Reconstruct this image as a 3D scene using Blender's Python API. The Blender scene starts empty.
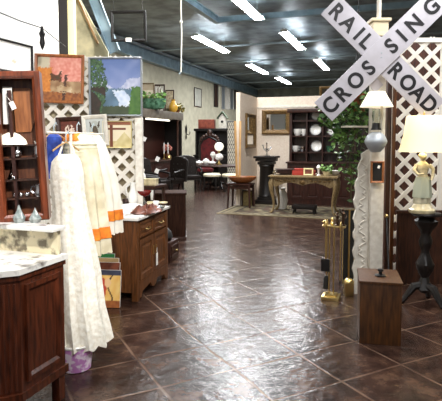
import bpy, bmesh, math, random
from math import sin, cos, pi, radians as R
from mathutils import Vector, Matrix, Euler
random.seed(7)
scene = bpy.context.scene
COL = scene.collection

# ---------------------------------------------------------------- camera
FPX, CX, CY, HOR, EYE = 510.0, 221.0, 173.0, 140.0, 1.55
PITCH = math.atan((CY-HOR)/FPX)
cam = bpy.data.objects.new('camera', bpy.data.cameras.new('camera')); COL.objects.link(cam)
cam.location = (0, 0, EYE); cam.rotation_euler = (pi/2-PITCH, 0, 0)
cam.data.sensor_fit = 'HORIZONTAL'; cam.data.sensor_width = 36
cam.data.lens = 36*FPX/442; cam.data.shift_y = (CY-200.5)/442
cam.data.clip_start = .05; cam.data.clip_end = 200
scene.camera = cam

def ray(px, py):
    x = (px-CX)/FPX; u = (CY-py)/FPX
    return Vector((x, cos(PITCH)+u*sin(PITCH), u*cos(PITCH)-sin(PITCH)))
def P(px, py, d):
    r = ray(px, py); r = r*(d/r.y); return Vector((r.x, r.y, r.z+EYE))
def atz(px, py, z):
    r = ray(px, py); r = r*((z-EYE)/r.z); return Vector((r.x, r.y, r.z+EYE))
def F(px, py): return atz(px, py, 0.0)
def ZH(py, d): return P(CX, py, d).z
TH = R(18.8)
def AX(u, w, z=0): return Vector((u*cos(TH)+w*sin(TH), -u*sin(TH)+w*cos(TH), z))
def uw(p): return (p.x*cos(TH)-p.y*sin(TH), p.x*sin(TH)+p.y*cos(TH))
def lin(c):
    c = [x/255 for x in c]
    return [x/12.92 if x <= .04045 else ((x+.055)/1.055)**2.4 for x in c]

# ---------------------------------------------------------------- materials
def newmat(name):
    m = bpy.data.materials.new(name); m.use_nodes = True
    nt = m.node_tree; return m, nt, nt.nodes['Principled BSDF']
def mat(name, c, rough=.5, metal=0, c2=None, scale=12, bump=0, stretch=None, spec=None, trans=0, alpha=1, detail=4, emit=None, lo=.35, hi=.65):
    m, nt, b = newmat(name)
    b.inputs['Base Color'].default_value = (*lin(c), 1)
    b.inputs['Roughness'].default_value = rough; b.inputs['Metallic'].default_value = metal
    if spec is not None: b.inputs['Specular IOR Level'].default_value = spec
    if trans: b.inputs['Transmission Weight'].default_value = trans
    if alpha < 1: b.inputs['Alpha'].default_value = alpha
    if emit:
        b.inputs['Emission Color'].default_value = (*lin(emit[0]), 1); b.inputs['Emission Strength'].default_value = emit[1]
    if c2 or bump:
        tc = nt.nodes.new('ShaderNodeTexCoord'); mp = nt.nodes.new('ShaderNodeMapping')
        if stretch: mp.inputs['Scale'].default_value = stretch
        nz = nt.nodes.new('ShaderNodeTexNoise'); nz.inputs['Scale'].default_value = scale; nz.inputs['Detail'].default_value = detail
        nt.links.new(tc.outputs['Object'], mp.inputs[0]); nt.links.new(mp.outputs[0], nz.inputs['Vector'])
        if c2:
            rp = nt.nodes.new('ShaderNodeValToRGB')
            rp.color_ramp.elements[0].color = (*lin(c2), 1); rp.color_ramp.elements[1].color = (*lin(c), 1)
            rp.color_ramp.elements[0].position = lo; rp.color_ramp.elements[1].position = hi
            nt.links.new(nz.outputs['Fac'], rp.inputs[0]); nt.links.new(rp.outputs[0], b.inputs['Base Color'])
        if bump:
            bp = nt.nodes.new('ShaderNodeBump'); bp.inputs['Strength'].default_value = bump; bp.inputs['Distance'].default_value = .02
            nt.links.new(nz.outputs['Fac'], bp.inputs['Height']); nt.links.new(bp.outputs[0], b.inputs['Normal'])
    return m
def wood(name, c, c2, rough=.35, vertical=True, scale=9):
    return mat(name, c, rough, c2=c2, scale=scale, stretch=(6, 6, .7) if vertical else (.7, 6, 6), bump=.05)
def paintmat(name, rough=.5, bump=0):
    m, nt, b = newmat(name); b.inputs['Roughness'].default_value = rough
    a = nt.nodes.new('ShaderNodeAttribute'); a.attribute_name = 'paint'
    nt.links.new(a.outputs['Color'], b.inputs['Base Color']); return m

M = {}
M['mahogany'] = wood('red mahogany', (98, 47, 27), (54, 24, 13), .3)
M['walnut'] = wood('dark walnut', (70, 40, 26), (38, 20, 13), .42)
M['oak'] = wood('brown oak', (116, 70, 36), (74, 44, 22), .38)
M['boxwood'] = wood('box wood', (88, 52, 21), (52, 29, 10), .42)
M['pine'] = wood('pale pine', (200, 160, 105), (170, 128, 78), .5)
M['tan'] = wood('tan gilt wood', (156, 134, 94), (88, 68, 42), .4, scale=20)
M['ebony'] = wood('black wood', (26, 20, 17), (11, 8, 7), .42)
M['darkwood'] = wood('very dark wood', (64, 32, 24), (33, 15, 11), .36)
M['caramel'] = wood('caramel wood', (172, 108, 60), (134, 78, 42), .4)
M['cream_paint'] = mat('cream painted wood', (240, 226, 168), .5)
M['white_paint'] = mat('white painted wood', (235, 230, 218), .5, c2=(215, 208, 194), scale=18)
M['lattice'] = mat('white lattice plastic', (238, 232, 220), .5)
M['white_wall'] = mat('white wall', (244, 242, 238), .7)
M['part_wall'] = mat('cream patterned wallpaper', (242, 228, 210), .7, c2=(232, 214, 194), scale=30)
M['beige_wall'] = mat('beige insulated wall', (206, 200, 176), .8, c2=(190, 184, 160), scale=3)
M['brown_wall'] = wood('brown panel wall', (92, 52, 36), (52, 30, 22), .5)
M['rough_wall'] = mat('rough beige board', (206, 194, 164), .85, c2=(150, 132, 104), scale=14, bump=.3)
M['mural'] = mat('stained beige board', (236, 226, 186), .8, c2=(186, 180, 146), scale=4)
M['steel_blue'] = mat('blue grey steel', (178, 204, 216), .42, c2=(142, 170, 186), scale=3)
M['steel_pale'] = mat('pale galvanised steel', (170, 184, 190), .4, .3)
M['marble'] = mat('white grey marble', (236, 234, 228), .22, c2=(120, 114, 108), scale=9, lo=.32, hi=.47, detail=8)
M['marble_gold'] = mat('gold and grey marble', (226, 214, 180), .25, c2=(122, 112, 92), scale=13, lo=.38, hi=.5, detail=8)
M['brass'] = mat('polished brass', (226, 200, 136), .28, 1)
M['gilt'] = mat('worn gilt', (138, 108, 62), .5, .3, c2=(80, 58, 30), scale=40)
M['iron'] = mat('black iron', (24, 23, 23), .4, .4)
M['silver'] = mat('silver', (212, 214, 218), .2, 1)
M['grey_metal'] = mat('matt grey metal', (168, 174, 180), .35, .6)
M['mirror'] = mat('mirror', (230, 232, 230), .03, 1)
M['white_china'] = mat('white china', (238, 236, 230), .2)
M['cream_china'] = mat('cream china', (232, 220, 184), .3, c2=(190, 178, 138), scale=14)
M['statue'] = mat('tinted porcelain', (224, 216, 190), .35, c2=(176, 172, 146), scale=18)
M['glass'] = mat('clear glass', (240, 246, 246), .03, trans=1)
M['pane'] = mat('clear pane', (255, 255, 255), .02, trans=1)
M['green_glass'] = mat('green glass', (96, 140, 112), .15, c2=(40, 74, 52), scale=10)
M['red_glass'] = mat('red glass', (110, 24, 22), .1)
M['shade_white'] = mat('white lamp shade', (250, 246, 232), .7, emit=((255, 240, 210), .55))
M['shade_cream'] = mat('cream lamp shade', (244, 232, 198), .7, emit=((255, 234, 180), .55))
M['lampglow'] = mat('lit glass globe', (250, 248, 235), .4, emit=((255, 246, 224), .9))
M['tube'] = mat('lit fluorescent tube', (255, 255, 255), .4, emit=((240, 248, 255), 24.0))
M['housing'] = mat('white enamel', (236, 240, 242), .35)
M['leather'] = mat('black leather', (30, 22, 19), .5, c2=(18, 13, 11), scale=30, bump=.1, spec=.25)
M['red_velvet'] = mat('red velvet', (112, 26, 28), .8, c2=(74, 14, 18), scale=10)
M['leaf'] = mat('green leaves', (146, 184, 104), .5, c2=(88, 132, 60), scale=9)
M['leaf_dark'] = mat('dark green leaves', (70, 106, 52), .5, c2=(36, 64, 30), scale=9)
M['stem'] = mat('stem', (74, 82, 40), .6)
M['terracotta'] = mat('terracotta', (168, 92, 58), .7)
M['lace'] = mat('white lace', (248, 245, 234), .8, c2=(226, 219, 202), scale=34, bump=.35, detail=6)
M['cream_cloth'] = mat('cream cloth', (236, 228, 202), .85, c2=(204, 192, 160), scale=9, bump=.2)
M['white_cloth'] = mat('white cotton', (244, 240, 228), .85, c2=(230, 222, 204), scale=8, bump=.15)
M['orange_cloth'] = mat('orange cloth', (238, 148, 40), .8, c2=(214, 104, 26), scale=16)
M['blue_cloth'] = mat('blue cloth', (44, 80, 176), .8, c2=(24, 44, 116), scale=12)
M['lavender'] = mat('lavender pattern', (206, 140, 206), .5, c2=(244, 226, 244), scale=26, lo=.45, hi=.55)
M['sign'] = mat('pale grey sign enamel', (200, 196, 204), .5, c2=(188, 184, 190), scale=8)
M['black_paint'] = mat('black lettering', (22, 20, 24), .5)
M['paper'] = mat('white paper', (246, 244, 238), .8)
M['black'] = mat('black', (16, 15, 15), .6)
M['dark'] = mat('dark charcoal', (36, 32, 31), .6)
M['straw'] = mat('straw', (206, 178, 110), .8)
M['yellow'] = mat('ochre glaze', (206, 158, 56), .3)
M['purple'] = mat('purple', (140, 60, 140), .6)
M['pale_blue'] = mat('pale blue', (164, 196, 222), .5)
M['redbrown'] = mat('red brown leather', (124, 64, 38), .5, c2=(82, 36, 22), scale=14)
M['green_card'] = mat('green card', (46, 128, 66), .6)
M['red_card'] = mat('red card', (168, 52, 40), .6)
M['tan_card'] = mat('tan card', (196, 164, 112), .7)
M['rope'] = mat('white rope', (232, 228, 214), .8)
M['back_wall'] = mat('grey green end wall', (206, 216, 204), .7, c2=(170, 180, 170), scale=2)
M['paint'] = paintmat('painted canvas', .55)
M['rugpaint'] = paintmat('woven rug', .95)

M['case'] = wood('reddish case wood', (128, 62, 35), (84, 38, 19), .3)
# floor: stained concrete scored into diagonal tiles
def floor_material():
    m, nt, b = newmat('stained scored concrete')
    N, L = nt.nodes.new, nt.links.new
    geo = N('ShaderNodeNewGeometry'); sep = N('ShaderNodeSeparateXYZ')
    wob = N('ShaderNodeTexNoise'); wob.inputs['Scale'].default_value = 1.7
    L(geo.outputs['Position'], wob.inputs['Vector']); L(geo.outputs['Position'], sep.inputs[0])
    def math_(op, a, b_=None, c=None):
        n = N('ShaderNodeMath'); n.operation = op
        for i, v in enumerate((a, b_, c)):
            if v is None: continue
            if isinstance(v, (int, float)): n.inputs[i].default_value = v
            else: L(v, n.inputs[i])
        return n.outputs[0]
    X, Y = sep.outputs[0], sep.outputs[1]
    wb = math_('MULTIPLY', math_('SUBTRACT', wob.outputs['Fac'], .5), .05)
    def lines(ax, ay, off, size, width):
        c = math_('ADD', math_('ADD', math_('MULTIPLY', X, ax), math_('MULTIPLY', Y, ay)), wb)
        c = math_('DIVIDE', math_('SUBTRACT', c, off), size)
        fr = math_('FRACT', math_('ADD', c, 40.5))
        ds = math_('MULTIPLY', math_('ABSOLUTE', math_('SUBTRACT', fr, .5)), size)
        n = N('ShaderNodeMapRange'); n.inputs['From Min'].default_value = width*.2; n.inputs['From Max'].default_value = width
        n.inputs['To Min'].default_value = 1; n.inputs['To Max'].default_value = 0; n.clamp = True
        L(ds, n.inputs['Value']); return n.outputs[0]
    l1 = lines(.887, .462, 1.10, .53, .013); l2 = lines(-.462, .887, 2.93, .46, .013)
    ln = math_('MAXIMUM', l1, l2)
    wear = N('ShaderNodeTexNoise'); wear.inputs['Scale'].default_value = 2.6; wear.inputs['Detail'].default_value = 5
    L(geo.outputs['Position'], wear.inputs['Vector'])
    wr = N('ShaderNodeMapRange'); wr.inputs['From Min'].default_value = .35; wr.inputs['From Max'].default_value = .6
    wr.inputs['To Min'].default_value = .1; wr.inputs['To Max'].default_value = .5; L(wear.outputs['Fac'], wr.inputs['Value'])
    ln = math_('MULTIPLY', ln, wr.outputs[0])
    nz = N('ShaderNodeTexNoise'); nz.inputs['Scale'].default_value = 4.5; nz.inputs['Detail'].default_value = 6; nz.inputs['Roughness'].default_value = .7
    L(geo.outputs['Position'], nz.inputs['Vector'])
    rp = N('ShaderNodeValToRGB'); e = rp.color_ramp.elements
    e[0].position = .34; e[0].color = (*lin((30, 20, 16)), 1); e[1].position = .68; e[1].color = (*lin((84, 62, 48)), 1)
    k = rp.color_ramp.elements.new(.5); k.color = (*lin((54, 36, 29)), 1)
    L(nz.outputs['Fac'], rp.inputs[0])
    mx = N('ShaderNodeMix'); mx.data_type = 'RGBA'; L(ln, mx.inputs['Factor']); L(rp.outputs[0], mx.inputs['A'])
    mx.inputs['B'].default_value = (*lin((138, 112, 94)), 1); L(mx.outputs['Result'], b.inputs['Base Color'])
    fine = N('ShaderNodeTexNoise'); fine.inputs['Scale'].default_value = 12; fine.inputs['Detail'].default_value = 5
    L(geo.outputs['Position'], fine.inputs['Vector'])
    h = math_('SUBTRACT', fine.outputs['Fac'], math_('MULTIPLY', ln, .5))
    bp = N('ShaderNodeBump'); bp.inputs['Strength'].default_value = .3; bp.inputs['Distance'].default_value = .02
    L(h, bp.inputs['Height']); L(bp.outputs[0], b.inputs['Normal'])
    rr = N('ShaderNodeMapRange'); rr.inputs['From Min'].default_value = .1; rr.inputs['From Max'].default_value = .9; rr.inputs['To Min'].default_value = .16; rr.inputs['To Max'].default_value = .3
    L(nz.outputs['Fac'], rr.inputs['Value']); L(rr.outputs[0], b.inputs['Roughness'])
    b.inputs['Specular IOR Level'].default_value = .3
    return m
M['floor'] = floor_material()
M['ceiling'] = mat('grey foil insulation', (146, 158, 164), .4, c2=(72, 80, 84), scale=1.6, bump=.9, spec=.6, detail=5)

# ---------------------------------------------------------------- mesh helpers
class MB:
    def __init__(s): s.bm = bmesh.new()
    def _x(s, vs, c, r):
        bmesh.ops.transform(s.bm, matrix=Matrix.Translation(Vector(c)) @ Euler(r).to_matrix().to_4x4(), verts=vs)
    def box(s, c, sz, r=(0, 0, 0), bev=0):
        g = bmesh.ops.create_cube(s.bm, size=1); vs = g['verts']
        bmesh.ops.scale(s.bm, vec=Vector(sz), verts=vs)
        s._x(vs, c, r)
        if bev:
            es = list({e for v in vs for e in v.link_edges})
            bmesh.ops.bevel(s.bm, geom=es, offset=bev, segments=2, affect='EDGES', profile=.7)
        return s
    def cyl(s, p0, p1, r0, r1=None, n=12):
        r1 = r0 if r1 is None else r1
        return s.tube([p0, p1], [r0, r1], n)
    def tube(s, pts, rad, n=8, cap=True):
        pts = [Vector(p) for p in pts]
        rad = rad if isinstance(rad, (list, tuple)) else [rad]*len(pts)
        rings = []; up = None
        for i, p in enumerate(pts):
            t = (pts[min(i+1, len(pts)-1)]-pts[max(i-1, 0)]).normalized()
            if up is None: up = Vector((0, 0, 1)) if abs(t.z) < .9 else Vector((1, 0, 0))
            a = t.cross(up).normalized(); b = a.cross(t).normalized(); up = b
            rings.append([s.bm.verts.new(p+rad[i]*(a*cos(2*pi*k/n)+b*sin(2*pi*k/n))) for k in range(n)])
        for q, w in zip(rings, rings[1:]):
            for k in range(n): s.bm.faces.new((q[k], q[(k+1) % n], w[(k+1) % n], w[k]))
        if cap: s.bm.faces.new(rings[0][::-1]); s.bm.faces.new(rings[-1])
        return s
    def rings(s, rs, cap0=True, cap1=True):
        """rs: rings, each a list of points of equal length"""
        V = [[s.bm.verts.new(p) for p in r] for r in rs]; n = len(V[0])
        for q, w in zip(V, V[1:]):
            for k in range(n): s.bm.faces.new((q[k], q[(k+1) % n], w[(k+1) % n], w[k]))
        if cap0: s.bm.faces.new(V[0][::-1])
        if cap1: s.bm.faces.new(V[-1])
        return s
    def lathe(s, prof, c=(0, 0, 0), n=20, sx=1, sy=1, flute=None):
        c = Vector(c)
        f = flute or (lambda a, r, z: r)
        return s.rings([[c+Vector((sx*f(2*pi*k/n, max(r, 1e-4), z)*cos(2*pi*k/n), sy*f(2*pi*k/n, max(r, 1e-4), z)*sin(2*pi*k/n), z)) for k in range(n)] for r, z in prof])
    def prism(s, poly, y0, y1, r=(0, 0, 0), c=(0, 0, 0)):
        """poly in x,z; extruded along y"""
        A = [s.bm.verts.new((x, y0, z)) for x, z in poly]; B = [s.bm.verts.new((x, y1, z)) for x, z in poly]; n = len(poly)
        s.bm.faces.new(A); s.bm.faces.new(B[::-1])
        for k in range(n): s.bm.faces.new((A[k], B[k], B[(k+1) % n], A[(k+1) % n]))
        s._x(A+B, c, r); return s
    def ball(s, c, r, seg=14):
        r = (r, r, r) if isinstance(r, (int, float)) else r
        g = bmesh.ops.create_uvsphere(s.bm, u_segments=seg, v_segments=max(6, seg//2+1), radius=1)
        bmesh.ops.scale(s.bm, vec=Vector(r), verts=g['verts']); bmesh.ops.translate(s.bm, vec=Vector(c), verts=g['verts']); return s
    def frame(s, w, h, fw, y0, y1, bev=True):
        """picture-frame ring centred at the origin in x,z, sloped inward"""
        o = [(-w/2, -h/2), (w/2, -h/2), (w/2, h/2), (-w/2, h/2)]
        def rg(k, y): return [(x-math.copysign(k, x), y, z-math.copysign(k, z)) for x, z in o]
        return s.rings_closed([rg(0, y1), rg(0, y0+.3*(y1-y0)), rg(fw*.3, y0), rg(fw*.75, y0+.25*(y1-y0)), rg(fw, y0+.6*(y1-y0)), rg(fw, y1)])
    def rings_closed(s, rs):
        V = [[s.bm.verts.new(p) for p in r] for r in rs]; n = len(V[0]); V.append(V[0])
        for q, w in zip(V, V[1:]):
            for k in range(n): s.bm.faces.new((q[k], q[(k+1) % n], w[(k+1) % n], w[k]))
        return s
    def build(s, name, m, parent=None, smooth=None, kind=None, label=None):
        bmesh.ops.recalc_face_normals(s.bm, faces=s.bm.faces)
        me = bpy.data.meshes.new(name); s.bm.to_mesh(me); s.bm.free()
        me.materials.append(M[m] if isinstance(m, str) else m)
        o = bpy.data.objects.new(name, me); COL.objects.link(o)
        if parent is not None: o.parent = parent
        if smooth is None: smooth = 40
        if smooth:
            me.polygons.foreach_set('use_smooth', [True]*len(me.polygons))
            try: me.set_sharp_from_angle(angle=R(smooth))
            except Exception: pass
        if kind: o['kind'] = kind
        if label: o['label'] = label
        return o
def tag(o, label, cat, group=None):
    o['label'] = label; o['category'] = cat
    if group: o['group'] = group
    return o
def thing(name, label, cat, loc=(0, 0, 0), rz=0, group=None, rx=0, ry=0):
    o = bpy.data.objects.new(name, None); COL.objects.link(o)
    o.location = loc; o.rotation_euler = (rx, ry, rz); o.empty_display_size = .1
    return tag(o, label, cat, group)
def solo(mb, name, m, label, cat, loc=(0, 0, 0), rz=0, group=None, rx=0, ry=0):
    o = mb.build(name, m); o.location = loc; o.rotation_euler = (rx, ry, rz)
    return tag(o, label, cat, group)
def struct(mb, name, m, loc=(0, 0, 0), rz=0, parent=None):
    o = mb.build(name, m, parent)
    if parent is None: o['kind'] = 'structure'; o.location = loc; o.rotation_euler = (0, 0, rz)
    return o
def corner(lp, wp, rz):
    v = Matrix.Rotation(rz, 3, 'Z') @ Vector((lp[0], lp[1], 0)); return Vector((wp.x-v.x, wp.y-v.y, 0))
def copy_thing(root, loc, rz=None, label=None, group=None):
    r = root.copy(); COL.objects.link(r); r.location = loc
    if rz is not None: r.rotation_euler.z = rz
    if label: r['label'] = label
    if group: r['group'] = group
    for ch in list(root.children):
        c = ch.copy(); COL.objects.link(c); c.parent = r
        for g in list(ch.children):
            d = g.copy(); COL.objects.link(d); d.parent = c
    return r
def canvas(name, w, h, fn, parent=None, nx=48, nz=48, y=0, m='paint', flat=False):
    """a painted sheet: fn(u, v) -> sRGB colour, u and v run 0..1 from its lower left corner"""
    vs, fs = [], []
    for j in range(nz+1):
        for i in range(nx+1):
            a, b = (i/nx-.5)*w, (j/nz-.5)*h
            vs.append((a, b, y) if flat else (a, y, b))
    for j in range(nz):
        for i in range(nx):
            k = j*(nx+1)+i; fs.append((k, k+1, k+nx+2, k+nx+1))
    me = bpy.data.meshes.new(name); me.from_pydata(vs, [], fs)
    at = me.color_attributes.new('paint', 'FLOAT_COLOR', 'POINT')
    for j in range(nz+1):
        for i in range(nx+1):
            at.data[j*(nx+1)+i].color = (*lin(fn(i/nx, j/nz)), 1)
    me.materials.append(M[m]); o = bpy.data.objects.new(name, me); COL.objects.link(o)
    if parent is not None: o.parent = parent
    return o
def mixc(a, b, t): t = max(0, min(1, t)); return tuple(x+(y-x)*t for x, y in zip(a, b))
from mathutils import noise as _n
def nz(u, v, s=6, o=0): return .5+.5*_n.noise(Vector((u*s+o, v*s-o, o*1.7)))
# ================================================================ the setting
ROT = -TH
U0, U1, W0, W1, HC = -10.4, 9.0, -4.0, 39.0, 5.55
def rbox(u0, u1, w0, w1, z0, z1, name, m):
    return struct(MB().box((0, 0, 0), (u1-u0, w1-w0, z1-z0)), name, m, AX((u0+u1)/2, (w0+w1)/2, (z0+z1)/2), ROT)
rbox(U0-.2, U1+.2, W0-.2, W1+.2, -.1, 0, 'floor', 'floor')
rbox(U0-.2, U1+.2, W0-.2, W1+.2, HC, HC+.1, 'ceiling', 'ceiling')
rbox(U0-.15, U0, W0, W1, 0, HC, 'wall_left', 'beige_wall')
rbox(U1, U1+.15, W0, W1, 0, HC, 'wall_right', 'beige_wall')
rbox(U0, U1, W1, W1+.15, 0, HC, 'wall_back', 'back_wall')
rbox(U0, U1, W0-.15, W0, 0, HC, 'wall_front', 'white_wall')

# steel of the roof
def beam_between(a, b, sx, sz, name, m, label, cat, group=None):
    a, b = Vector(a), Vector(b); d = b-a; L = d.length
    mb = MB(); t = .012
    mb.box((0, 0, sz/2), (sx, L, t)); mb.box((0, 0, -sz/2), (sx, L, t)); mb.box((0, 0, 0), (t, L, sz))
    o = mb.build(name, m); o.location = (a+b)/2; o.rotation_euler = d.to_track_quat('Y', 'Z').to_euler()
    return tag(o, label, cat, group)
beam_between(AX(U0+.18, 5, 5.19), AX(U0+.18, W1-.1, 5.19), .3, .5, 'eave_beam', 'steel_blue', 'blue grey steel beam running along the top of the beige side wall', 'beam')
solo(MB().cyl((0, 0, 0), (0, 33, 0), .06, n=10), 'conduit_pipe', 'steel_pale', 'pale pipe fixed above the long blue eave beam', 'pipe', AX(U0+.42, 5.5, 5.44), ROT)
pj = atz(217, 20, 5.26); uj, wj = uw(pj)
beam_between(AX(uj-.05, wj, 5.26), AX(U1-.05, wj, 5.26), .13, .16, 'purlin_beam', 'steel_blue', 'blue steel cross beam meeting the sloping pipe below the ceiling', 'beam')
q = AX(uj, 1.0, 5.26)
beam_between(q, AX(uj, wj+.05, 5.26), .16, .19, 'roof_beam', 'steel_blue', 'blue steel beam with hanging white cord, running lengthwise under ceiling', 'beam')
for i, (w, lab) in enumerate(((20.0, 'just beyond the blue cross beam'), (24, 'above the tall dark canopy'), (28.5, 'above the oval table'), (33, 'near the end wall'), (37, 'against the end wall'))):
    solo(MB().cyl((0, 0, 0), (U1-U0-.8, 0, 0), .045, n=8), 'purlin_pipe', 'steel_pale', 'thin pale cross pipe under the dark ceiling, ' + lab, 'pipe', AX(U0+.6, w, 5.36), ROT)

# sloped plywood loft and its brace
LD = 8.6
a, b, c, d_ = P(62, 200, LD), P(108, 200, LD), P(108, 52, LD), P(72, -16, LD)
e = P(62, -16, LD)
struct(MB().prism([(p.x, p.z) for p in (Vector((a.x, 0, 0)), Vector((b.x, 0, 0)), c, d_, e)], 0, .06), 'wall_loft', 'mural', (0, LD, 0))
def lean_bar(p0, p1, w, dpt, name, m, label, cat):
    p0, p1 = Vector(p0), Vector(p1); v = p1-p0
    o = MB().box((0, 0, 0), (w, dpt, v.length), bev=.004).build(name, m)
    o.location = (p0+p1)/2; o.rotation_euler = v.to_track_quat('Z', 'Y').to_euler(); return tag(o, label, cat)
beam_between(P(115, 52, LD-.2), P(87, -20, LD-.2), .12, .16, 'brace_beam', 'steel_blue', 'slanted blue steel brace rising beside the stained beige board', 'beam')
lean_bar(P(98, 44, LD-.09), P(74, -10, LD-.09), .05, .03, 'slanted_rafter', 'pine', 'thin slanted brown wooden strip on the stained beige board', 'rafter')
# left partition, dark gap, cream post
wl = P(60, 100, 6.6); wl.z = 0; uL, wL = uw(wl)
rbox(uL-.08, uL, 1.5, wL, 0, 3.7, 'wall_partition_left', 'white_wall')
gp = P(63.5, 20, 6.75); struct(MB().box((0, 0, 1.85), (.11, .04, 3.7)), 'wall_gap', 'dark', (gp.x, gp.y, 0))
pp = P(71, 20, 6.8)
o = solo(MB().box((0, 0, 1.75), (.105, .1, 3.5), bev=.006), 'square_post', 'cream_paint', 'cream painted square post behind the lattice beside the bright white wall', 'post', (pp.x, pp.y, 0))

# cream wallpapered partitions of the far booth
cn = P(257, 150, 13.4); cn.z = 0; uc, wc = uw(cn)
HP = ZH(97.5, 13.4)
wn = wc-1.55
rbox(uc-.1, uc, wn, wc+.1, 0, HP, 'wall_booth_side', 'part_wall')
rbox(uc, uc+4.6, wc, wc+.1, 0, HP, 'wall_booth_back', 'part_wall')
rbox(uc+.001, uc+4.6, wc-.02, wc, HP-.28, HP-.24, 'trim_booth', 'white_paint')

# right: brown panelled wall behind the lattice
b0, b1 = P(386, 100, 6.5), P(520, 100, 6.5)
struct(MB().box((0, 0, 1.4), (b1.x-b0.x, .08, 2.8)), 'wall_brown_panel', 'brown_wall', ((b0.x+b1.x)/2, 6.5, 0))

# fluorescent fittings
def fluoro(p0, p1, z, label, L=3.4, power=265, shown=True):
    m0, m1 = atz(*p0, z), atz(*p1, z); m = (m0+m1)/2
    return fluoro_at(m, label, L, power)
def fluoro_at(m, label, L=2.4, power=55):
    t = thing('fluorescent_light', label, 'ceiling light', (m.x, m.y, m.z), ROT, 'fluorescent lights under the ceiling')
    hb = MB().prism([(-.035, .0), (-.03, .09), (.03, .09), (.035, .0)], -L/2, L/2)
    hb.build('housing', 'housing', t)
    for s in (-1, 1):
        MB().cyl((s*.075, -L/2+.04, .0), (s*.075, L/2-.04, .0), .03, n=10).build('tube', 'tube', t)
        MB().box((0, s*(L/2-.02), .015), (.22, .03, .09), bev=.006).build('end_cap', 'housing', t)
        MB().tube([(0, s*L*.4, .07), (0, s*L*.4, HC-m.z)], .006, 6).build('hanger_wire', 'steel_pale', t)
    ld = bpy.data.lights.new('fluorescent_glow', 'AREA'); ld.shape = 'RECTANGLE'; ld.size = .3; ld.size_y = L; ld.energy = power; ld.color = (.97, .985, 1.0)
    lo = bpy.data.objects.new('fluorescent_glow', ld); COL.objects.link(lo); lo.location = (m.x, m.y, m.z-.04); lo.rotation_euler = (0, 0, ROT)
    lo.visible_camera = True
    return t
ZF = 5.1
fluoro((190, 31), (230, 54.5), ZF, 'bright fluorescent fitting nearest the beige side wall, before the cross pipe')
fluoro((280, 30.5), (305, 49), ZF, 'bright fluorescent fitting over the pale booth with the two mirrors')
fluoro((224, -6), (261, 12), ZF, 'largest fluorescent fitting, on the near side of the blue cross beam')
fluoro((249, 64.5), (266, 73), ZF, 'small distant fluorescent fitting beyond the second cross pipe, above the booth corner')
fluoro((314, 58), (329, 69.5), ZF, 'small fluorescent fitting just beside the RAIL blade end of the sign')
fluoro((273, 75), (293, 85), ZF, 'farthest fluorescent fitting, low over the top of the pale booth wall')
# unseen ceiling rows, plus lamps added to brighten post, lattice, side wall and booth
NEAR = [(-3.0, 6.0), (.7, 3.6), (-2.2, 1.6), (1.4, 1.2), (4.2, 7.5), (1.0, 5.1), (-.6, -2.0), (-5.0, 9.0), (-2.4, 8.7)]
for i, (u, w) in enumerate(NEAR):
    ld = bpy.data.lights.new('unseen_lamp', 'AREA'); ld.shape = 'RECTANGLE'; ld.size = .3; ld.size_y = 2.4; ld.energy = 75 if i < 7 else (130, 280)[i-7]
    lo = bpy.data.objects.new('unseen_lamp', ld); COL.objects.link(lo); lo.location = AX(u, w, 4.1 if i < 7 else 4.8); lo.rotation_euler = (0, 0, ROT)
def spot(loc, target, power, size, blend=.5, rad=.08, col=(1, .95, .86), name='added_spot'):
    ld = bpy.data.lights.new(name, 'SPOT'); ld.energy = power; ld.spot_size = R(size); ld.spot_blend = blend; ld.shadow_soft_size = rad; ld.color = col
    lo = bpy.data.objects.new(name, ld); COL.objects.link(lo); lo.location = loc
    lo.rotation_euler = (Vector(target)-Vector(loc)).to_track_quat('-Z', 'Y').to_euler(); return lo
spot((.3, .4, 3.7), (-1.5, 4.4, 1.35), 720, 46, col=(1, .975, .94))  # unseen spot without fitting, added to brighten the near left

spot((.2, 3.4, 3.7), (-2.3, 8.6, 3.1), 800, 34)  # unseen spot added to brighten the beige loft board
# lattice panels
def lattice_mb(w, h, pitch, sw, t=.008):
    mb = MB()
    for sgn, y in ((1, -t/2), (-1, t/2)):
        k = -h if sgn > 0 else 0
        c = -h-w
        while c < h+w:
            # line z = sgn*x + c, within 0<=x<=w, 0<=z<=h
            pts = []
            for x in (0, w):
                z = sgn*x+c
                if 0 <= z <= h: pts.append((x, z))
            for z in (0, h):
                x = (z-c)*sgn
                if 0 < x < w: pts.append((x, z))
            if len(pts) >= 2:
                (xa, za), (xb, zb) = pts[0], pts[-1]
                ln = math.hypot(xb-xa, zb-za)
                if ln > .06:
                    mb.box(((xa+xb)/2-w/2, y, (za+zb)/2), (ln, t, sw), (0, -math.atan2(zb-za, xb-xa), 0))
            c += pitch*math.sqrt(2)
    return mb
def lattice(px0, px1, ytop, d, label, z0=0, pitch=.125, sw=.05):
    A, B = P(px0, ytop, d), P(px1, ytop, d); w, h = B.x-A.x, A.z-z0
    t = thing('lattice_screen', label, 'lattice screen', ((A.x+B.x)/2, d, z0))
    lattice_mb(w, h, pitch, sw).build('lattice', 'lattice', t, smooth=0)
    f = MB()
    for s in (-1, 1): f.box((s*(w/2-.025), 0, h/2), (.05, .04, h))
    f.box((0, 0, h-.025), (w, .045, .05)); f.box((0, 0, .025), (w, .045, .05))
    f.build('frame', 'lattice', t, smooth=0)
    return t
lattice(37, 141, 57, 6.0, 'white lattice panel hung with the small landscape paintings')
lattice(391, 446, 38, 5.75, 'white lattice panel on brown wall behind the cream-shaded statue lamp', pitch=.13, sw=.045)
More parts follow.
